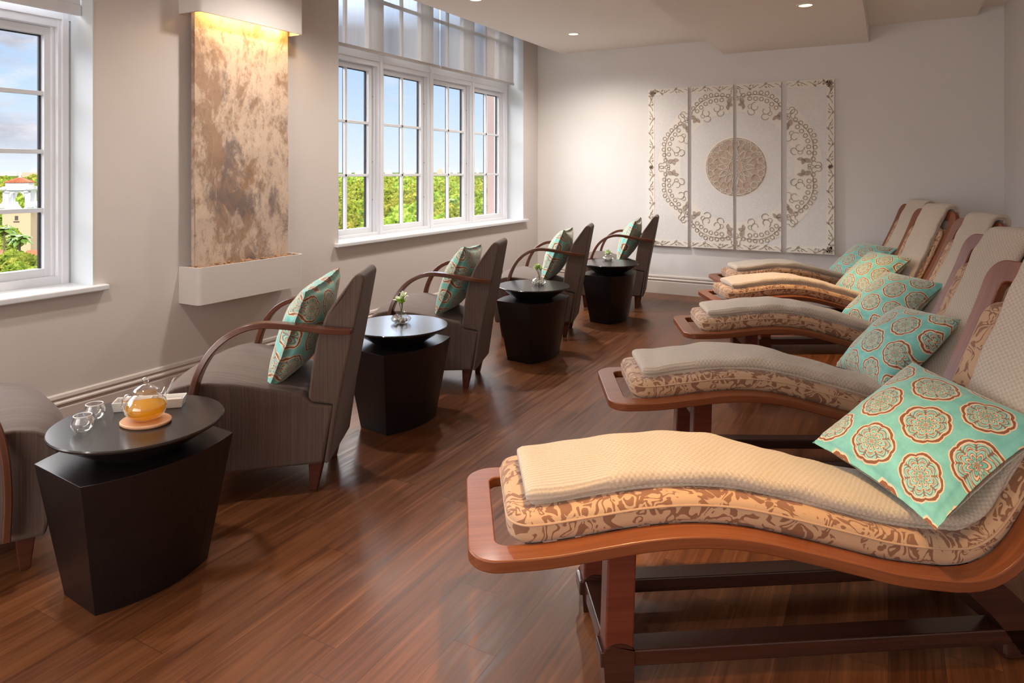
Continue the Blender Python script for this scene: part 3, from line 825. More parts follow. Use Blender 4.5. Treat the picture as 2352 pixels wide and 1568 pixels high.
# cushions
def cushion_mesh(a, T, seed):
    m = MB(); n = 34
    def fn(sgn):
        def f(i, j):
            u = -1 + 2 * i / (n - 1); v = -1 + 2 * j / (n - 1)
            u = math.copysign(abs(u) ** .9, u); v = math.copysign(abs(v) ** .9, v)
            x = a * u * (1 - .085 * (1 - v * v)); y = a * v * (1 - .085 * (1 - u * u))
            e = max(0., (1 - u ** 2) * (1 - v ** 2)); z = T * (e ** .42) * (.86 + .14 * e)
            z += .006 * noise.noise(Vector((u * 3 + seed, v * 3, seed))) * e ** .3
            k = (1 - e) ** 6 * .004 * noise.noise(Vector((u * 12, v * 12, seed)))
            return (x, y, sgn * z + k)
        return f
    for sg in (1, -1): m.grid(fn(sg), n, n, uvf=lambda i, j: ((i / (n - 1)) * 2 * a + seed * .07, (j / (n - 1)) * 2 * a + seed * .05))
    return m
def cushion(seed, label, a=.235, T=.075, group=None):
    m = cushion_mesh(a, T, seed); o = m.build('throw_pillow', M['medal'], None, smooth=True, angle=180)
    w = o.modifiers.new('w', 'WELD'); w.merge_threshold = .0005
    p = MB(); n = 34; pts = []
    for k in range(n): pts.append((0, k))
    tag(o, label, 'pillow', group); return o
def orient(o, X, Y, loc):
    X = Vector(X).normalized(); Y = Vector(Y); Y = (Y - X * X.dot(Y)).normalized(); Z = X.cross(Y)
    mt = Matrix((X, Y, Z)).transposed().to_4x4(); mt.translation = Vector(loc); o.matrix_world = mt
PLAB = ['largest looking aqua medallion pillow, on the nearest lounger', 'aqua medallion pillow on the second lounger from the front', 'aqua medallion pillow on the middle lounger of the five',
        'aqua medallion pillow on the fourth lounger from the front', 'aqua medallion pillow on the farthest lounger by the back wall']
for i, (o, p, rz) in enumerate(loungers):
    c = cushion(i * 1.7 + .6, PLAB[i], .236, .102, 'aqua pillows on the loungers')
    Rz = Matrix.Rotation(rz, 3, 'Z')
    X, Y, cc = [((-.22, .95, .13), (.82, .16, .52), (1.412, -.015, .583)), ((-.02, .998, -.06), (.75, .06, .66), (1.42, .11, .565)), ((-.36, .93, .03), (.75, .3, .6), (1.39, .11, .56)),
                ((-.15, .98, .0), (.74, .15, .64), (1.39, .07, .565)), ((-.25, .96, .03), (.76, .2, .6), (1.39, .06, .56))][i]
    orient(c, Rz @ -Vector(X), Rz @ -Vector(Y), Rz @ Vector(cc) + p)

# ------------------------------------------------------------------ armchairs
def hwf(s): return (.214 + .275 * s) if s < .50 else (.3515 + .10 * (s - .5) - 1.1 * max(0, s - .56) ** 2)
def slabprof(m, prof, nw=15, crown=0., plan=0., hmul=lambda s, z: 1.):
    k = len(prof)
    def fn(i, j):
        s_, z_ = prof[i]; q = -1 + 2 * j / (nw - 1); h = hwf(s_) * hmul(s_, z_)
        ss = s_ - (plan * q * q * max(0, (s_ - .45) / .26)); zz = z_ + (crown * (1 - q * q) if (z_ > .43 and s_ > .06) else 0)
        return (ss, h * q, zz)
    m.grid(fn, k, nw, cu=True); o = len(m.v) - k * nw
    m.f += [tuple(o + i * nw for i in range(k)), tuple(o + i * nw + nw - 1 for i in range(k))[::-1]]
def make_chair():
    e = empty('armchair')
    m = MB(); slabprof(m, [(.004, .128), (-.040, .375), (.045, .392), (.06, .41), (.085, .435), (.18, .459), (.27, .483), (.357, .502), (.45, .515), (.54, .516), (.61, .503), (.665, .475), (.70, .435), (.71, .39), (.695, .30), (.67, .20), (.65, .132), (.3, .13)], crown=.012, plan=.05)
    m.build('seat', M['uph'], e, smooth=True, bevel=.012, seg=3, angle=50)
    m = MB(); slabprof(m, [(-.002, .125), (-.024, .125), (-.062, .38), (-.113, .64), (-.168, .925), (-.157, .945), (-.135, .948), (-.118, .93), (-.068, .86), (-.016, .785), (.010, .72), (.030, .655), (.048, .54), (.062, .42), (.05, .398), (-.038, .380)],
             hmul=lambda s, z: 1. - (max(0, z - .88) / .08) ** 2 * .12)
    m.build('backrest', M['uph'], e, smooth=True, bevel=.014, seg=3, angle=50)
    for sg in (-1, 1):
        AC = Curve2([(-.120, .700), (-.03, .712), (.06, .728), (.15, .744), (.22, .7525), (.28, .748), (.335, .728), (.385, .695), (.43, .645), (.465, .58), (.487, .51), (.500, .42), (.505, .30), (.500, .16)], 200)
        m = MB(); na = 50
        def fa(i, j):
            t = AC.L * i / (na - 1); hv = .0125
            q = AC.off(t, (hv, hv, -hv, -hv)[j]); s0 = AC.at(t).x; h = hwf(min(s0, .5)); base = h - .004 + .012 * max(0, 1 - i / 8)
            ww = .052 * (1 if i > 4 else .55 + .1 * i); y = (base, base + ww, base + ww, base)[j]
            return (q.x, sg * y, q.y)
        m.grid(fa, na, 4, cv=True, uvf=lambda i, j: (i / na, j * .03)); o_ = len(m.v) - na * 4
        m.f += [(o_, o_ + 1, o_ + 2, o_ + 3), (o_ + 4 * na - 4, o_ + 4 * na - 1, o_ + 4 * na - 2, o_ + 4 * na - 3)]
        m.build('arm', M['arm'], e, smooth=True, bevel=.004, seg=2, angle=50)
    for (sx, sy) in ((.035, .175), (.035, -.175), (.56, .27), (.56, -.27)):
        m = MB(); v = []
        dx = -.0 if sx < .1 else .0
        for z, h in ((.14, .032), (0, .016)):
            for a, b in ((-1, -1), (1, -1), (1, 1), (-1, 1)): v.append((sx + a * h + (0 if z else (.015 if sx < .1 else 0)), sy + b * h, z))
        m.add(v, [(0, 1, 2, 3), (7, 6, 5, 4), (0, 4, 5, 1), (1, 5, 6, 2), (2, 6, 7, 3), (3, 7, 4, 0)]); m.build('leg', M['chairleg'], e, bevel=.004)
    return e
ch0 = make_chair()
def chair_rz(a): return TH - R(a) + PI
CH = [((3.193, -.828), -1., 'largest armchair in view, striped taupe with walnut hoop arms beside the nearest table'),
      ((4.585, -.221), 10., 'taupe hoop-arm armchair before the four-sash window, behind the second table from the front'),
      ((5.956, .535), 12.5, 'taupe hoop-arm armchair with its pillow above the third table from the front'),
      ((7.178, 1.372), 15., 'farthest taupe armchair, its back in front of the carved wall panels')]
chairs = []
for i, ((d, l), a, lab) in enumerate(CH):
    o = ch0 if i == 0 else copy_tree(ch0); o.location = P(d, l); o.rotation_euler = (0, 0, chair_rz(a)); tag(o, lab, 'armchair', 'taupe armchairs along the window wall'); chairs.append(o)
o = copy_tree(ch0); o.location = P(2.26, -2.325); o.rotation_euler = (0, 0, TH + PI / 2 - R(50)); tag(o, 'taupe armchair cut by the left edge, only its seat and arm in view', 'armchair', 'taupe armchairs along the window wall')
CL = ['aqua medallion pillow on the largest armchair, beside the nearest table', 'aqua medallion pillow on the armchair before the four-sash window', 'aqua medallion pillow on the armchair behind the third table', 'aqua medallion pillow on the farthest armchair']
for i, o in enumerate(chairs):
    c = cushion(i * 2.3 + 3.3, CL[i], .24, .098, 'aqua pillows on the armchairs')
    rz = o.rotation_euler.z; Rz = Matrix.Rotation(rz, 3, 'Z'); tw = R((-5, 4, 2, -2)[i])
    Y = Vector((-.38, 0, .92)).normalized(); X = Vector((.04, 1, 0)).normalized()
    X2 = X * math.cos(tw) + Y * math.sin(tw); Y2 = Y * math.cos(tw) - X * math.sin(tw)
    orient(c, Rz @ X2, Rz @ Y2, Rz @ Vector((.135, 0, .685)) + o.location)

# ------------------------------------------------------------------ side tables
def make_table():
    e = empty('side_table')
    def outline(L, W, b):
        pts = []; n = 16
        for i in range(n + 1): t = i / n; pts.append((-L / 2 + L * t, -W / 2 - b * 4 * t * (1 - t)))
        for i in range(n + 1): t = i / n; pts.append((L / 2 - L * t, W / 2 + b * 4 * t * (1 - t)))
        return pts
    a = outline(.387, .20, .05); b = outline(.522, .305, .068); n = len(a)
    m = MB(); m.add([(x, y, 0) for x, y in a] + [(x, y, .445) for x, y in b], [tuple(range(n))[::-1], tuple(range(n, 2 * n))] + [(i, (i + 1) % n, n + (i + 1) % n, n + i) for i in range(n)])
    m.build('tapered_base', M['darktable'], e, bevel=.0015, seg=2)
    m = MB(); m.lathe([(0, .446), (.135, .446), (.14, .45), (.262, .525), (.271, .530), (.273, .536), (.270, .540), (0, .540)], 96)
    m.build('round_tabletop', M['tabletop'], e, smooth=True, angle=25); return e
tb0 = make_table()
TT = [((2.368, -1.293), 33, 'espresso side table nearest the camera, carrying the glass teapot'), ((3.84, -.634), 36, 'espresso side table second from the front, with the tall white and green flower'),
      ((5.18, .165), 38, 'espresso side table third from the front, with the yellow-green flower'), ((6.47, .925), 36, 'farthest espresso side table, beside the farthest armchair')]
tables = []
for i, ((d, l), a, lab) in enumerate(TT):
    o = tb0 if i == 0 else copy_tree(tb0); o.location = P(d, l); o.rotation_euler = (0, 0, TH + PI / 2 - R(a)); tag(o, lab, 'side table', 'espresso side tables between the armchairs'); tables.append(o)
ZT = .5405
def onplane(u, v, z=ZT):
    d = (H - z) * 1568. / (v - 394.5); return P(d, (u - 1176) / 1568. * d, z)

# tea things on the nearest table
cpos = onplane(335, 970); rzv = TH
co_ = empty('wooden_coaster', cpos, TH - R(14)); m = MB(); m.lathe([(0, 0), (.072, 0), (.076, .004), (.076, .009), (.073, .012), (0, .012)], 48)
for i, v in enumerate(m.v): m.v[i] = (v[0] * 1.12, v[1] * .95, v[2])
m.build('coaster_disc', M['coaster'], co_, smooth=True, angle=40); tag(co_, 'round beech coaster under the glass teapot', 'coaster')
tp = empty('glass_teapot', cpos + Vector((0, 0, .0125)), TH - R(8)); tag(tp, 'clear glass teapot half full of amber tea, standing on a wooden coaster', 'teapot')
body = [(0, .0), (.035, .001), (.052, .010), (.064, .028), (.067, .045), (.062, .062), (.050, .077), (.038, .087), (.034, .092), (.036, .098)]
m = MB(); m.lathe(body, 48); m.build('teapot_body', M['glass'], tp, smooth=True, angle=180)
m = MB(); m.lathe([(0, .003), (.034, .004), (.050, .012), (.0615, .029), (.0645, .044), (.064, .050), (0, .050)], 48); m.build('tea', M['tea'], tp, smooth=True, angle=40)
m = MB(); m.lathe([(.042, .098), (.043, .101), (.034, .106), (.022, .114), (.008, .119), (.005, .123), (.009, .127), (.0125, .134), (.010, .141), (0, .144)], 32); m.build('lid', M['glass'], tp, smooth=True, angle=180)
m = MB(); m.tube([(-.050, -.005, .080), (-.068, -.007, .078), (-.082, -.008, .062), (-.084, -.008, .042), (-.078, -.008, .022)], .0048, 10); m.build('handle', M['glass'], tp, smooth=True, angle=180)
m = MB(); m.tube([(.010, .058, .052), (.012, .078, .066), (.013, .088, .082)], [.010, .007, .006], 10); m.build('spout', M['glass'], tp, smooth=True, angle=180)
for (u, v, lab) in ((190, 990, 'clear double-walled glass cup nearer the table rim'), (217, 962, 'clear double-walled glass cup behind the other cup')):
    g = empty('glass_cup', onplane(u, v)); tag(g, lab, 'cup', 'two glass cups on the nearest table')
    m = MB(); m.lathe([(0, .0), (.016, .0), (.027, .008), (.0345, .022), (.034, .036), (.027, .050), (.0275, .053)], 36); m.build('outer_wall', M['glass'], g, smooth=True, angle=180)
    m = MB(); m.lathe([(0, .014), (.012, .016), (.023, .028), (.026, .040), (.0255, .052)], 36); m.build('inner_wall', M['glass'], g, smooth=True, angle=180)
    m = MB(); m.tube([(.0265 * math.cos(q), .0265 * math.sin(q), .053) for q in [2 * PI * i / 28 for i in range(28)]], .0016, 6, closed=True); m.build('rim', M['ceramic'], g, smooth=True)
# white condiment dish
td = onplane(345, 935); trz = TH + R(14)
dsh = empty('condiment_dish', td, trz); tag(dsh, 'long white ceramic dish in two compartments behind the teapot', 'dish')
m = MB(); L_, W_, hh, tk = .118, .034, .034, .004
def rectprism(m, l0, w0, z0, l1, w1_, z1): 
    m.add([(-l0, -w0, z0), (l0, -w0, z0), (l0, w0, z0), (-l0, w0, z0), (-l1, -w1_, z1), (l1, -w1_, z1), (l1, w1_, z1), (-l1, w1_, z1)], [(0, 1, 2, 3)[::-1], (0, 1, 5, 4), (1, 2, 6, 5), (2, 3, 7, 6), (3, 0, 4, 7)])
v = [(-L_ + .006, -W_ + .004, 0), (L_ - .006, -W_ + .004, 0), (L_ - .006, W_ - .004, 0), (-L_ + .006, W_ - .004, 0)]
vo = [(-L_, -W_, hh), (L_, -W_, hh), (L_, W_, hh), (-L_, W_, hh)]; vi = [(-L_ + tk, -W_ + tk, hh), (L_ - tk, -W_ + tk, hh), (L_ - tk, W_ - tk, hh), (-L_ + tk, W_ - tk, hh)]
vb = [(x * .94, y * .85, .006) for x, y, z in vi]
m.add(v + vo + vi + vb, [(3, 2, 1, 0)] + [(b * 4 + i, b * 4 + (i + 1) % 4, (b + 1) * 4 + (i + 1) % 4, (b + 1) * 4 + i) for b in range(3) for i in range(4)] + [(12, 13, 14, 15)])
m.box(-.002, .002, -W_ + .004, W_ - .004, .005, hh - .002)
m.build('dish_body', M['ceramic'], dsh, bevel=.0015)
m = MB(); m.grid(lambda i, j: (-.1 + .085 * i / 9, -.026 + .052 * j / 5, .022 + .004 * noise.noise(Vector((i, j, 1)))), 10, 6); o = m.build('brown_sugar', M['sugar'], dsh); o['kind'] = 'stuff'
m = MB(); m.grid(lambda i, j: (.012 + .09 * i / 9, -.026 + .052 * j / 5, .022 + .006 * noise.noise(Vector((i, j, 4)))), 10, 6); o = m.build('pale_crystals', M['herb'], dsh); o['kind'] = 'stuff'
m = MB(); p0 = Vector((.05, 0, .026)); m.tube([p0, p0 + Vector((.008, .004, .03)), p0 + Vector((.022, .008, .06)), p0 + Vector((.034, .010, .075))], [.0055, .0032, .003, .0045], 8)
sp = m.build('glass_spoon', M['glass'], None, smooth=True, angle=180); sp.location = td; sp.rotation_euler = (0, 0, trz); tag(sp, 'small clear glass spoon stuck in the white dish behind the teapot', 'spoon')

# flowers in glass bowls
def flower_vase(pos, kind, label, seed, sc=1.):
    rnd = random.Random(seed)
    v = empty('flower_vase', pos); tag(v, label, 'vase', 'small flower vases on the side tables')
    m = MB(); m.lathe([(0, 0), (.028 * sc, .0), (.048 * sc, .014 * sc), (.052 * sc, .024 * sc), (.040 * sc, .036 * sc), (.026 * sc, .043 * sc), (.024 * sc, .050 * sc), (.029 * sc, .056 * sc)], 36); m.build('glass_bowl', M['glass'], v, smooth=True, angle=180)
    m = MB()
    for i in range(34):
        a = rnd.uniform(0, 2 * PI); r = rnd.uniform(0, .034) * sc; q = rnd.uniform(.005, .008) * sc
        m.lathe([(0, -q), (q * .8, -q * .5), (q, 0), (q * .8, q * .5), (0, q)], 7, (r * math.cos(a), r * math.sin(a), rnd.uniform(.008, .022) * sc))
    o = m.build('pebbles', M['pebble'], v, smooth=True); o['kind'] = 'stuff'
    m = MB()
    def ribbon_petal(m, c, a, el, L, W, curl):
        c = Vector(c); d = Vector((math.cos(a) * math.cos(el), math.sin(a) * math.cos(el), math.sin(el))); side = Vector((-math.sin(a), math.cos(a), 0)); up = side.cross(d) * -1
        def f(i, j):
            t = i / 6; q = -1 + j / 2; w = W * math.sin(PI * min(1, t * .86 + .1)) ** .8
            return c + d * (L * t) + side * (w * q) + up * (curl * t * t * L + .25 * w * q * q)
        m.grid(f, 7, 5)
    heads = []
    if kind == 'tall': heads = [((.004, 0, .098), .034, 'petalg', 6), ((.0, .006, .118), .026, 'petal', 6), ((.014, .0, .135), .028, 'petal', 5), ((-.018, .004, .108), .032, 'petal', 5)]
    elif kind == 'lean': heads = [((-.012, 0, .110), .034, 'petaly', 8), ((.008, .004, .098), .030, 'petaly', 7), ((-.020, 0, .098), .026, 'petaly', 6)]
    else: heads = [((0, 0, .058), .036, 'petaly', 7), ((0, 0, .052), .042, 'petal', 7)]
    for (c, L, mt, n) in heads:
        c = Vector(c) * sc; m = MB()
        for k in range(n): ribbon_petal(m, c, k * 2 * PI / n + rnd.uniform(-.3, .3), rnd.uniform(-.1, 1.1), L * sc, L * sc * .42, rnd.uniform(-.3, .5))
        m.build('flower_head', M[mt], v, smooth=True, angle=180)
        s_ = MB(); s_.tube([(0, 0, .02 * sc), Vector((0, 0, .05 * sc)).lerp(c, .3) + Vector((.004, 0, 0)), c], .0022, 6); s_.build('stem', M['stem'], v, smooth=True)
flower_vase(onplane(921, 741), 'tall', 'glass bowl vase with tall white and lime flower on the second table', 3, 1.12)
flower_vase(onplane(1238, 653), 'lean', 'glass bowl vase with leaning yellow-green flower on the third table', 5, 1.12)
flower_vase(onplane(1397, 598), 'low', 'glass bowl with low pale green bloom on the farthest table', 8, 1.15)

# ------------------------------------------------------------------ recessed lamps
def downlight(x, y, z, label, power, size=R(95), col=(1., .74, .46), tilt=(0, 0)):
    e = empty('recessed_downlight', (x, y, z)); tag(e, label, 'ceiling lamp', 'recessed ceiling lamps')
    m = MB(); m.lathe([(.050, -.004), (.054, -.006), (.068, -.004), (.070, 0), (.048, 0), (.048, .02)], 40); m.build('trim_ring', M['ceil'], e, smooth=True, angle=40)
    m = MB(); m.lathe([(0, -.003), (.049, -.003), (.049, -.001), (0, -.001)], 32); m.build('lens', M['lens'], e)
    l = bpy.data.lights.new('lamp', 'SPOT'); l.energy = power; l.color = col; l.spot_size = size; l.spot_blend = 1.; l.shadow_soft_size = .06
    o = bpy.data.objects.new('lamp', l); C.objects.link(o); o.parent = e; o.location = (0, 0, -.03); o.rotation_euler = (tilt[0], tilt[1], 0)
    return e
WARM = (1., .62, .27); NEU = (1., .92, .84)
downlight(-2.93, 6.67, 2.865, 'recessed ceiling lamp left of the bulkhead, near the back wall', 165, R(155), NEU)
downlight(-3.07, 4.93, 2.865, 'recessed ceiling lamp at the top picture edge above the four-sash window', 110, R(150), NEU)
downlight(-3.1, 3.2, 2.865, 'recessed ceiling lamp out of view above the water feature', 100, R(150), NEU)
downlight(-2.7, 1.2, 2.865, 'recessed ceiling lamp out of view above the nearest armchair', 80, R(150), NEU)
downlight(-.565, 5.77, 2.70, 'recessed ceiling lamp in the bulkhead above the fourth lounger', 190, R(56), WARM)
downlight(-.6, 1.85, 2.70, 'recessed ceiling lamp out of view above the nearest lounger', 200, R(60), WARM)
downlight(.15, 1.35, 2.865, 'recessed ceiling lamp out of view above the head of the nearest lounger', 75, R(70), WARM)
downlight(-1.0, -1.4, 2.70, 'added fill lamp out of view behind the camera', 50, R(150), NEU)  # soft fill added over the unseen rear of the room
downlight(-3.0, -1.2, 2.865, 'added fill lamp out of view behind the camera by the windows', 60, R(150), NEU)  # second rear fill lamp, added to lift the overall light

# ------------------------------------------------------------------ outside
def foliage(name, c1, c2, c3):
    t = NT(name); o = t.co('Object')
    n = t.noise(o, .9, 6., .7); n2 = t.noise(o, 5., 4., .7)
    f = t.add(t.mul(n, .5), t.mul(n2, .5)); oi = t.n('ShaderNodeObjectInfo')
    c = t.ramp(f, [(.36, c1), (.5, c2), (.64, c3)])
    hs = t.n('ShaderNodeHueSaturation'); t.put(hs.inputs['Hue'], t.rng(oi.outputs['Random'], 0., 1., .465, .52)); t.put(hs.inputs['Value'], t.rng(oi.outputs['Random'], 0., 1., .75, 1.25)); t.put(hs.inputs['Color'], c)
    return t.out(t.bsdf(hs.outputs[0], 1., 0, t.bump(n2, 1., .5), Specular_IOR_Level=.0))
M['leafy'] = foliage('sunlit_foliage', (.022, .045, .008), (.20, .27, .035), (.62, .62, .14))  # leaf shade and sun highlights are put into the ramp colours
M['forest'] = foliage('distant_forest', (.018, .042, .010), (.075, .125, .028), (.24, .28, .07))
M['palm'] = simple('palm_frond', (.13, .24, .03), .5, var=.3)
M['trunk'] = simple('grey_bark', (.20, .15, .11), .9)
GZ = -24.
def crown_mesh(name, seed, sub=5):
    bm = bmesh.new(); bmesh.ops.create_icosphere(bm, subdivisions=sub, radius=1)
    for v in bm.verts:
        p = v.co.copy(); s_ = 1 + .30 * noise.noise(p * 1.6 + Vector((seed, 0, 0))) + .20 * noise.noise(p * 4.2 + Vector((0, seed, 0))) + .15 * noise.noise(p * 10 + Vector((0, 0, seed))) + .08 * noise.noise(p * 24)
        v.co = p * s_; v.co.z *= .72
    me = bpy.data.meshes.new(name); bm.to_mesh(me); bm.free(); me.materials.append(M['leafy'])
    for p in me.polygons: p.use_smooth = False
    return me
crowns = [crown_mesh('tree_crown', s_ * 3.7) for s_ in range(4)]
trunkm = MB(); trunkm.tube([(0, 0, 0), (0, 0, 9)], [.35, .2], 7); tko = trunkm.build('trunk', M['trunk'])
trunk_me = tko.data; bpy.data.objects.remove(tko)
def wpx(u, dist): return P(dist, (u - 1176) / 1568. * dist)
def tree(u, v, dist, r, k):
    z = H - (v - 394.5) / 1568. * dist       # crown top height
    p = wpx(u, dist); g = empty('broadleaf_tree', (p.x, p.y, GZ), random.uniform(0, 6.28))
    c = bpy.data.objects.new('crown', crowns[k % 4]); C.objects.link(c); c.parent = g; c.scale = (r, r, r * 1.1); c.location = (0, 0, z - GZ - r * .78)
    t_ = bpy.data.objects.new('trunk', trunk_me); C.objects.link(t_); t_.parent = g; t_.scale = (1, 1, max(.2, (z - GZ - r * .8) / 9.))
    return g
rr = random.Random(11)
k = 0
bands = [(540, 100, 4.3, 44), (505, 135, 4.8, 36), (478, 175, 5.2, 30), (456, 230, 5.6, 26), (440, 300, 6.4, 22), (428, 400, 7.4, 17), (418, 520, 8.5, 15), (410, 760, 11., 14)]
for (v, dist, r, step) in bands:
    for (u0, u1, nm) in ((770, 1140, 2), (-10, 118, 1)):
        u = u0 + rr.uniform(0, step)
        while u < u1:
            vv = v + rr.uniform(-7, 7); d = dist * rr.uniform(.95, 1.05)
            if nm == 1 and -5 < u < 95 and dist < 185: u += step; continue
            g = tree(u, vv, d, r * rr.uniform(.85, 1.2), k); k += 1
            where = 'through the wide window' if nm == 2 else 'through the left window'
            far = {100: 'nearest treetops', 135: 'second line of treetops', 175: 'third line of treetops', 230: 'middle distance treetops', 300: 'far treetops', 400: 'treetops near the horizon', 520: 'small far treetops', 760: 'tiny farthest treetops'}[dist]
            tag(g, 'green tree among the %s, seen %s' % (far, where), 'tree', '%s %s' % (far, where))
            u += step * rr.uniform(.8, 1.2)
# trees around the foot of the tower
for (u, v, d, r, lab) in ((4, 522, 118, 3.0, 'yellow-green tree left of the tower shaft'), (22, 580, 92, 2.6, 'bright green tree at the tower foot, lower left of the window'), (88, 520, 170, 4.2, 'green tree directly right of the tower shaft'),
                  (60, 585, 90, 2.3, 'green bush below the palm at the tower foot'), (100, 600, 95, 2.0, 'green bush right of the orange roof by the tower'), (45, 608, 84, 2.0, 'lowest green bush at the bottom of the tower window'),
                  (98, 470, 200, 5.5, 'dark green tree right of the tower belfry'), (2, 470, 210, 5.5, 'dark green tree left of the tower belfry'), (90, 428, 290, 6., 'dark tree behind the right side of the tower roof')):
    g = tree(u, v, d, r, k); k += 1; tag(g, lab, 'tree')
def palm(u, v, dist, sz, lab, seed):
    rd = random.Random(seed); z = H - (v - 394.5) / 1568. * dist; p = wpx(u, dist); g = empty('palm_tree', (p.x, p.y, GZ)); top = z - GZ
    m = MB(); m.tube([(0, 0, 0), (0, 0, top)], [.22, .14], 8); m.build('trunk', M['trunk'], g)
    m = MB()
    for i in range(26):
        a = rd.uniform(0, 6.28); el = rd.uniform(.0, 1.2); L = sz * rd.uniform(.8, 1.1); side = Vector((-math.sin(a), math.cos(a), 0)); pts = []
        for q in range(8):
            t = q / 7; pts.append(Vector((math.cos(a) * L * t * math.cos(el * (1 - t * .4)), math.sin(a) * L * t * math.cos(el * (1 - t * .4)), top + L * (math.sin(el) * t - .75 * t * t))))
        def f(i_, j_): w = .22 * sz * math.sin(PI * (i_ / 7 * .9 + .08)) * (j_ - 1); return pts[i_] + side * w + Vector((0, 0, -abs(w) * .5))
        m.grid(f, 8, 3)
    m.build('fronds', M['palm'], g); tag(g, lab, 'palm tree')
palm(1037, 462, 190, 2.6, 'palm tree seen through the third sash of the wide window', 2)
palm(45, 545, 98, 2.0, 'palm tree in front of the tower foot', 4)
palm(10, 528, 110, 2.2, 'palm tree at the left edge beside the tower', 6)
palm(935, 495, 160, 1.8, 'small palm seen through the second sash of the wide window', 9)
# forest floor to the horizon
m = MB()
nu, nv = 90, 130
def ff(i, j):
    d = 60 * (1.043 ** j) ; u = -1100 + 2900 * i / (nu - 1)
    p = wpx(u, d); h = -16 + 6.5 * noise.noise(Vector((p.x * .06, p.y * .06, 0))) + 3. * noise.noise(Vector((p.x * .17, p.y * .17, 2)))
    if d < 150: h -= (150 - d) * .09
    h = h * (1 if d < 900 else max(.35, 900 / d))
    return (p.x, p.y, h)
m.grid(ff, nu, nv); fo = m.build('forest_canopy', M['forest'], smooth=False); tag(fo, 'dense green forest canopy stretching to the horizon outside the windows', 'forest', kind='stuff')
# skyline
M['city'] = simple('pale_city', (.70, .72, .76), .8, var=.05); M['peach'] = simple('peach_building', (.72, .50, .40), .8, var=.05)
def bld(u0, u1, v0, v1, dist, mat, lab):
    p = wpx((u0 + u1) / 2, dist); w = (u1 - u0) / 1568. * dist; zt = H - (v0 - 394.5) / 1568. * dist; zb = H - (v1 - 394.5) / 1568. * dist
    e = empty('distant_building', (p.x, p.y, zb), TH); tag(e, lab, 'building', 'pale buildings on the horizon')
    m = MB(); m.box(-w / 2, w / 2, 0, w * .4, 0, zt - zb); m.build('wall', mat, e)
    m = MB(); m.box(-w * .2, w * .25, w * .1, w * .3, zt - zb, (zt - zb) * 1.25); m.build('roof_block', mat, e)
for (u0, u1, v0, v1, mt, lab) in ((792, 806, 394, 401, 'city', 'low pale building on the horizon in the first sash'), (815, 834, 395, 401, 'city', 'long pale building on the horizon beside the first sash stile'), (884, 900, 392, 400, 'city', 'small pale building on the horizon left in the second sash'),
        (928, 952, 393, 400, 'city', 'wide pale building on the horizon right in the second sash'), (1004, 1016, 390, 400, 'peach', 'small pinkish building on the horizon left in the third sash'), (1018, 1034, 384, 400, 'city', 'tallest white building on the horizon in the third sash'), (1040, 1050, 393, 400, 'city', 'small pale building right of the tallest one'),
        (1094, 1100, 389, 400, 'city', 'narrow pale building on the horizon in the fourth sash'), (50, 102, 396, 404, 'peach', 'long peach building on the horizon right of the tower roof'), (72, 82, 388, 398, 'city', 'white tower block on the horizon above the peach building'), (-6, 38, 396, 401, 'city', 'low white building on the horizon left of the tower roof')):
    bld(u0, u1, v0, v1 + 3, 900 + abs(u0) * .05, M[mt], lab)
# bell tower
M['towerw'] = simple('white_stucco', (.82, .82, .84), .8, var=.03); M['towerp'] = simple('peach_stucco', (.80, .57, .38), .85, bumpscale=8., bs=.3, var=.05); M['tile'] = simple('terracotta_tiles', (.50, .13, .055), .7, var=.25)
D = 140.; sc = D / 1568.
def zz(v): return H - (v - 394.5) * sc
pt = wpx(46, D); tw = empty('bell_tower', (pt.x, pt.y, GZ), TH + R(0) - math.atan2(46 - 1176, 1568) * 1 - R(14)); tw.scale = (.84, .84, 1); tag(tw, 'white and peach bell tower with terracotta roof seen through the left window', 'tower')
B = lambda z: z - GZ
m = MB(); m.box(-2.85, 2.85, -2.85, 2.85, 0, B(zz(486))); m.build('shaft', M['towerp'], tw)
m = MB()
m.box(-3.05, 3.05, -3.05, 3.05, B(zz(486)), B(zz(480)))
for sx in (-1, 1):
    for sy in (-1, 1):
        m.box(sx * 2.35 - .45, sx * 2.35 + .45, sy * 2.35 - .45, sy * 2.35 + .45, B(zz(480)), B(zz(436)))
        m.lathe([(.62, 0), (.62, .3), (.42, .5), (.38, 3.2), (.6, 3.5), (.6, 3.75)], 12, (sx * 2.0, sy * 2.6, B(zz(480))))
        m.lathe([(.5, 0), (.75, .5), (.55, 1.1), (.2, 1.5), (0, 1.6)], 12, (sx * 2.75, sy * 2.75, B(zz(480))))
m.box(-2.9, 2.9, -2.9, 2.9, B(zz(436)), B(zz(428)))
for sy in (-1, 1):
    ar = MB(); pts = []
    for i in range(13): a = PI * i / 12; pts.append((1.35 * math.cos(a), 1.35 * math.sin(a)))
    zb = B(zz(454)); vs = [(x, sy * 2.5, zb + z) for x, z in pts] + [(x, sy * 2.5, B(zz(434))) if False else (1.95 * math.cos(PI * i / 12) if abs(math.cos(PI * i / 12)) < .99 else math.copysign(1.95, x), sy * 2.5, B(zz(434))) for i, (x, z) in enumerate(pts)]
    vs += [(x, sy * 2.0, z) for x, y, z in vs]; n = 13
    fs = []
    for i in range(n - 1): fs += [(i, i + 1, n + i + 1, n + i), (2 * n + i, 3 * n + i, 3 * n + i + 1, 2 * n + i + 1), (i, 2 * n + i, 2 * n + i + 1, i + 1)]
    m.add(vs, fs)
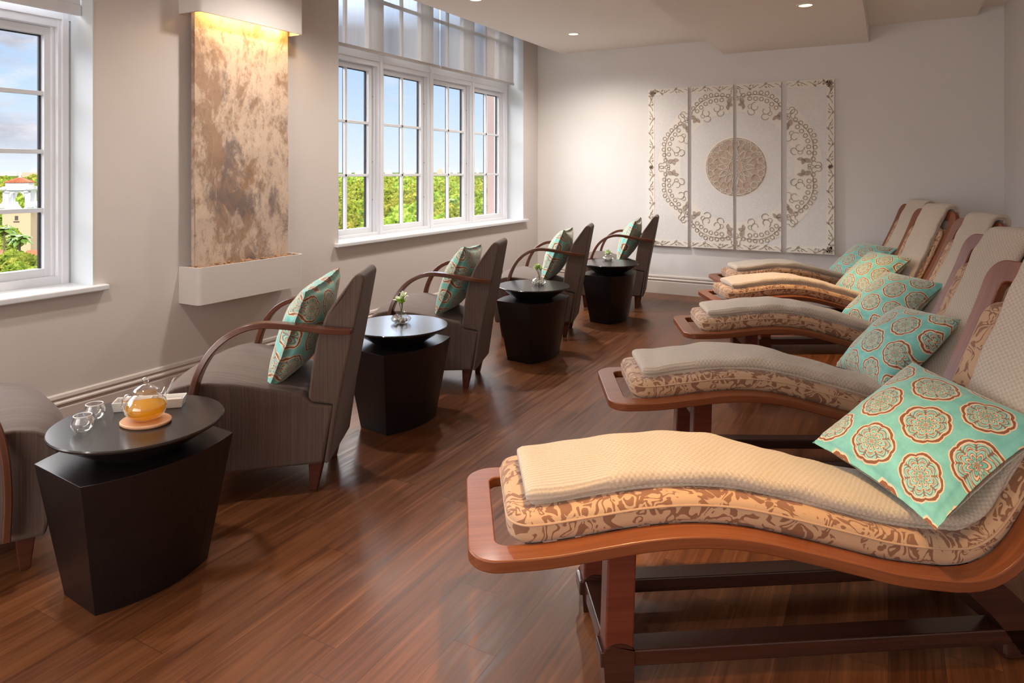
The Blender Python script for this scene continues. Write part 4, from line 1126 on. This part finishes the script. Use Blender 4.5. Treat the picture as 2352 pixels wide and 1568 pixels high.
# scroll volutes at eaves and balustrade front
for sx in (-1, 1):
    for sy in (-1, 1): m.lathe([(0, -.35), (.75, -.3), (.9, 0), (.75, .3), (0, .35)], 14, (sx * 2.75, sy * 2.75, B(zz(433))))
m.add([(-1.3, -2.9, B(zz(480))), (1.3, -2.9, B(zz(480))), (.5, -2.9, B(zz(470))), (.25, -2.9, B(zz(462))), (-.25, -2.9, B(zz(462))), (-.5, -2.9, B(zz(470))),
       (-1.3, -2.6, B(zz(480))), (1.3, -2.6, B(zz(480))), (.5, -2.6, B(zz(470))), (.25, -2.6, B(zz(462))), (-.25, -2.6, B(zz(462))), (-.5, -2.6, B(zz(470)))],
      [tuple(range(6)), tuple(range(6, 12))[::-1]] + [(i, (i + 1) % 6, 6 + (i + 1) % 6, 6 + i) for i in range(6)])
m.box(-2.35, 2.35, -2.35, 2.35, B(zz(428)), B(zz(419)))
m.build('belfry', M['towerw'], tw, smooth=True, angle=35)
m = MB(); h0, h1 = B(zz(419)), B(zz(408)); m.add([(-2.6, -2.6, h0), (2.6, -2.6, h0), (2.6, 2.6, h0), (-2.6, 2.6, h0), (-.3, -.3, h1), (.3, -.3, h1), (.3, .3, h1), (-.3, .3, h1)], [(3, 2, 1, 0), (0, 1, 5, 4), (1, 2, 6, 5), (2, 3, 7, 6), (3, 0, 4, 7), (4, 5, 6, 7)])
for i in range(-6, 7):
    for sy in (-1, 1): m.tube([(i * .4, sy * 2.62, h0 + .05), (i * .045, sy * .32, h1 + .05)], [.11, .03], 6); m.tube([(sy * 2.62, i * .4, h0 + .05), (sy * .32, i * .045, h1 + .05)], [.11, .03], 6)
m.build('tiled_roof', M['tile'], tw)
m = MB(); m.lathe([(.35, 0), (.2, .3), (.28, .5), (.12, .8), (.05, 1.3), (0, 1.45)], 10, (0, 0, h1)); m.build('finial', M['towerw'], tw, smooth=True)
m = MB(); m.box(-.35, .35, -2.88, -2.84, B(zz(504)), B(zz(494))); m.box(-.6, .6, -3.0, -2.84, B(zz(508)), B(zz(506))); m.build('slit_window', M['pewter'], tw)
# lower roofs by the tower
def lowhouse(u, v, d, w, hgt, lab, rot):
    p = wpx(u, d); z = H - (v - 394.5) / 1568. * d; e = empty('low_house', (p.x, p.y, GZ), TH + rot); tag(e, lab, 'house')
    m = MB(); m.box(-w, w, -w * .7, w * .7, 0, z - GZ); m.build('wall', M['towerp'], e)
    m = MB(); z0 = z - GZ; m.add([(-w * 1.1, -w * .8, z0), (w * 1.1, -w * .8, z0), (w * 1.1, w * .8, z0), (-w * 1.1, w * .8, z0), (-w * .7, 0, z0 + hgt), (w * .7, 0, z0 + hgt)], [(3, 2, 1, 0), (0, 1, 5, 4), (1, 2, 5), (2, 3, 4, 5), (3, 0, 4)]); m.build('tiled_roof', M['tile'], e)
lowhouse(90, 588, 108, 2.2, 1., 'low house with orange tiled roof right of the tower foot', R(25))
lowhouse(5, 585, 112, 1.6, .8, 'low pink house at the left edge below the tower', R(-10))

# ------------------------------------------------------------------ daylight
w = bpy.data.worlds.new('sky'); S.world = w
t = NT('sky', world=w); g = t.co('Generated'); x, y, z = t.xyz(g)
el = t.m_('MAXIMUM', z, 0.)
base = t.ramp(el, [(0., (.80, .87, .95)), (.05, (.66, .79, .95)), (.16, (.45, .64, .92)), (.5, (.22, .42, .80))])
zs = t.add(el, .10)
cv = t.com(t.m_('DIVIDE', x, zs), t.m_('DIVIDE', y, zs), 0.)
n1 = t.noise(t.map(g, scale=(1, 1, 3.4)), 4.6, 7., .60, .3)
n2 = t.noise(t.map(g, scale=(1, 1, 2.5), loc=(3, 1, 2)), 9., 6., .6)
# more cloud towards -x (the nearer window), open blue towards +y
gate = t.rng(x, -.92, -.66, -.06, .15)
cl = t.rng(t.sub(n1, gate), .47, .60)
lowclear = t.rng(el, .008, .05)
cl = t.mul(cl, lowclear)
ccol = t.mix(t.rng(n2, .38, .62), (.52, .52, .60), (.90, .89, .93))
col = t.mix(cl, base, ccol)
hi = t.add(t.mul(t.mul(t.rng(z, .20, .30, 0., 15.), t.rng(z, .50, .66, 1., 0.)), t.rng(x, -.62, -.30, 1., 0.)), t.rng(z, .2, .6, 1., 1.5))  # bright sky patch added out of view to light the room through the windows
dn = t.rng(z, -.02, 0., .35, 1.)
col = t.mix(t.rng(z, .2, .42), col, (.96, .90, .84))
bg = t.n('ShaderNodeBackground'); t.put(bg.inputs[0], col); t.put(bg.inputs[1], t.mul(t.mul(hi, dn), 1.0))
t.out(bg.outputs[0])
sun = bpy.data.lights.new('sun', 'SUN'); sun.energy = 3.2; sun.angle = R(.6); sun.color = (1., .94, .82)
so = bpy.data.objects.new('sun', sun); C.objects.link(so); so.rotation_euler = Vector((-.62, .38, -.68)).to_track_quat('-Z', 'Y').to_euler()
for (y0, y1, z0, z1) in ((w1[0], w1[1], .78, 3.24), (w2[0], w2[1], .84, 3.24)):
    l = bpy.data.lights.new('window_portal', 'AREA'); l.shape = 'RECTANGLE'; l.size = z1 - z0; l.size_y = y1 - y0; l.cycles.is_portal = True
    o = bpy.data.objects.new('window_portal', l); C.objects.link(o); o.location = (-4.39, (y0 + y1) / 2, (z0 + z1) / 2); o.rotation_euler = (0, R(-90), 0)

l = bpy.data.lights.new('rear_fill_light', 'AREA'); l.shape = 'RECTANGLE'; l.size = 4.0; l.size_y = 2.2; l.energy = 120; l.color = (1., .92, .84)  # unseen area light added behind the camera to brighten the room
o = bpy.data.objects.new('rear_fill_light', l); C.objects.link(o); o.location = (-1.475, YF - .2, 1.4); o.rotation_euler = (R(112), 0, 0)
vs_ = S.view_settings; S.display_settings.display_device = 'sRGB'
vs_.view_transform = 'Standard'; vs_.look = 'None'; vs_.gamma = 1; vs_.exposure = .24; vs_.use_curve_mapping = False
try:
    S.cycles.max_bounces = 10; S.cycles.diffuse_bounces = 6; S.cycles.transparent_max_bounces = 16; S.cycles.sample_clamp_indirect = 6
    S.cycles.use_denoising = True; S.cycles.caustics_reflective = False; S.cycles.caustics_refractive = False
except Exception: pass
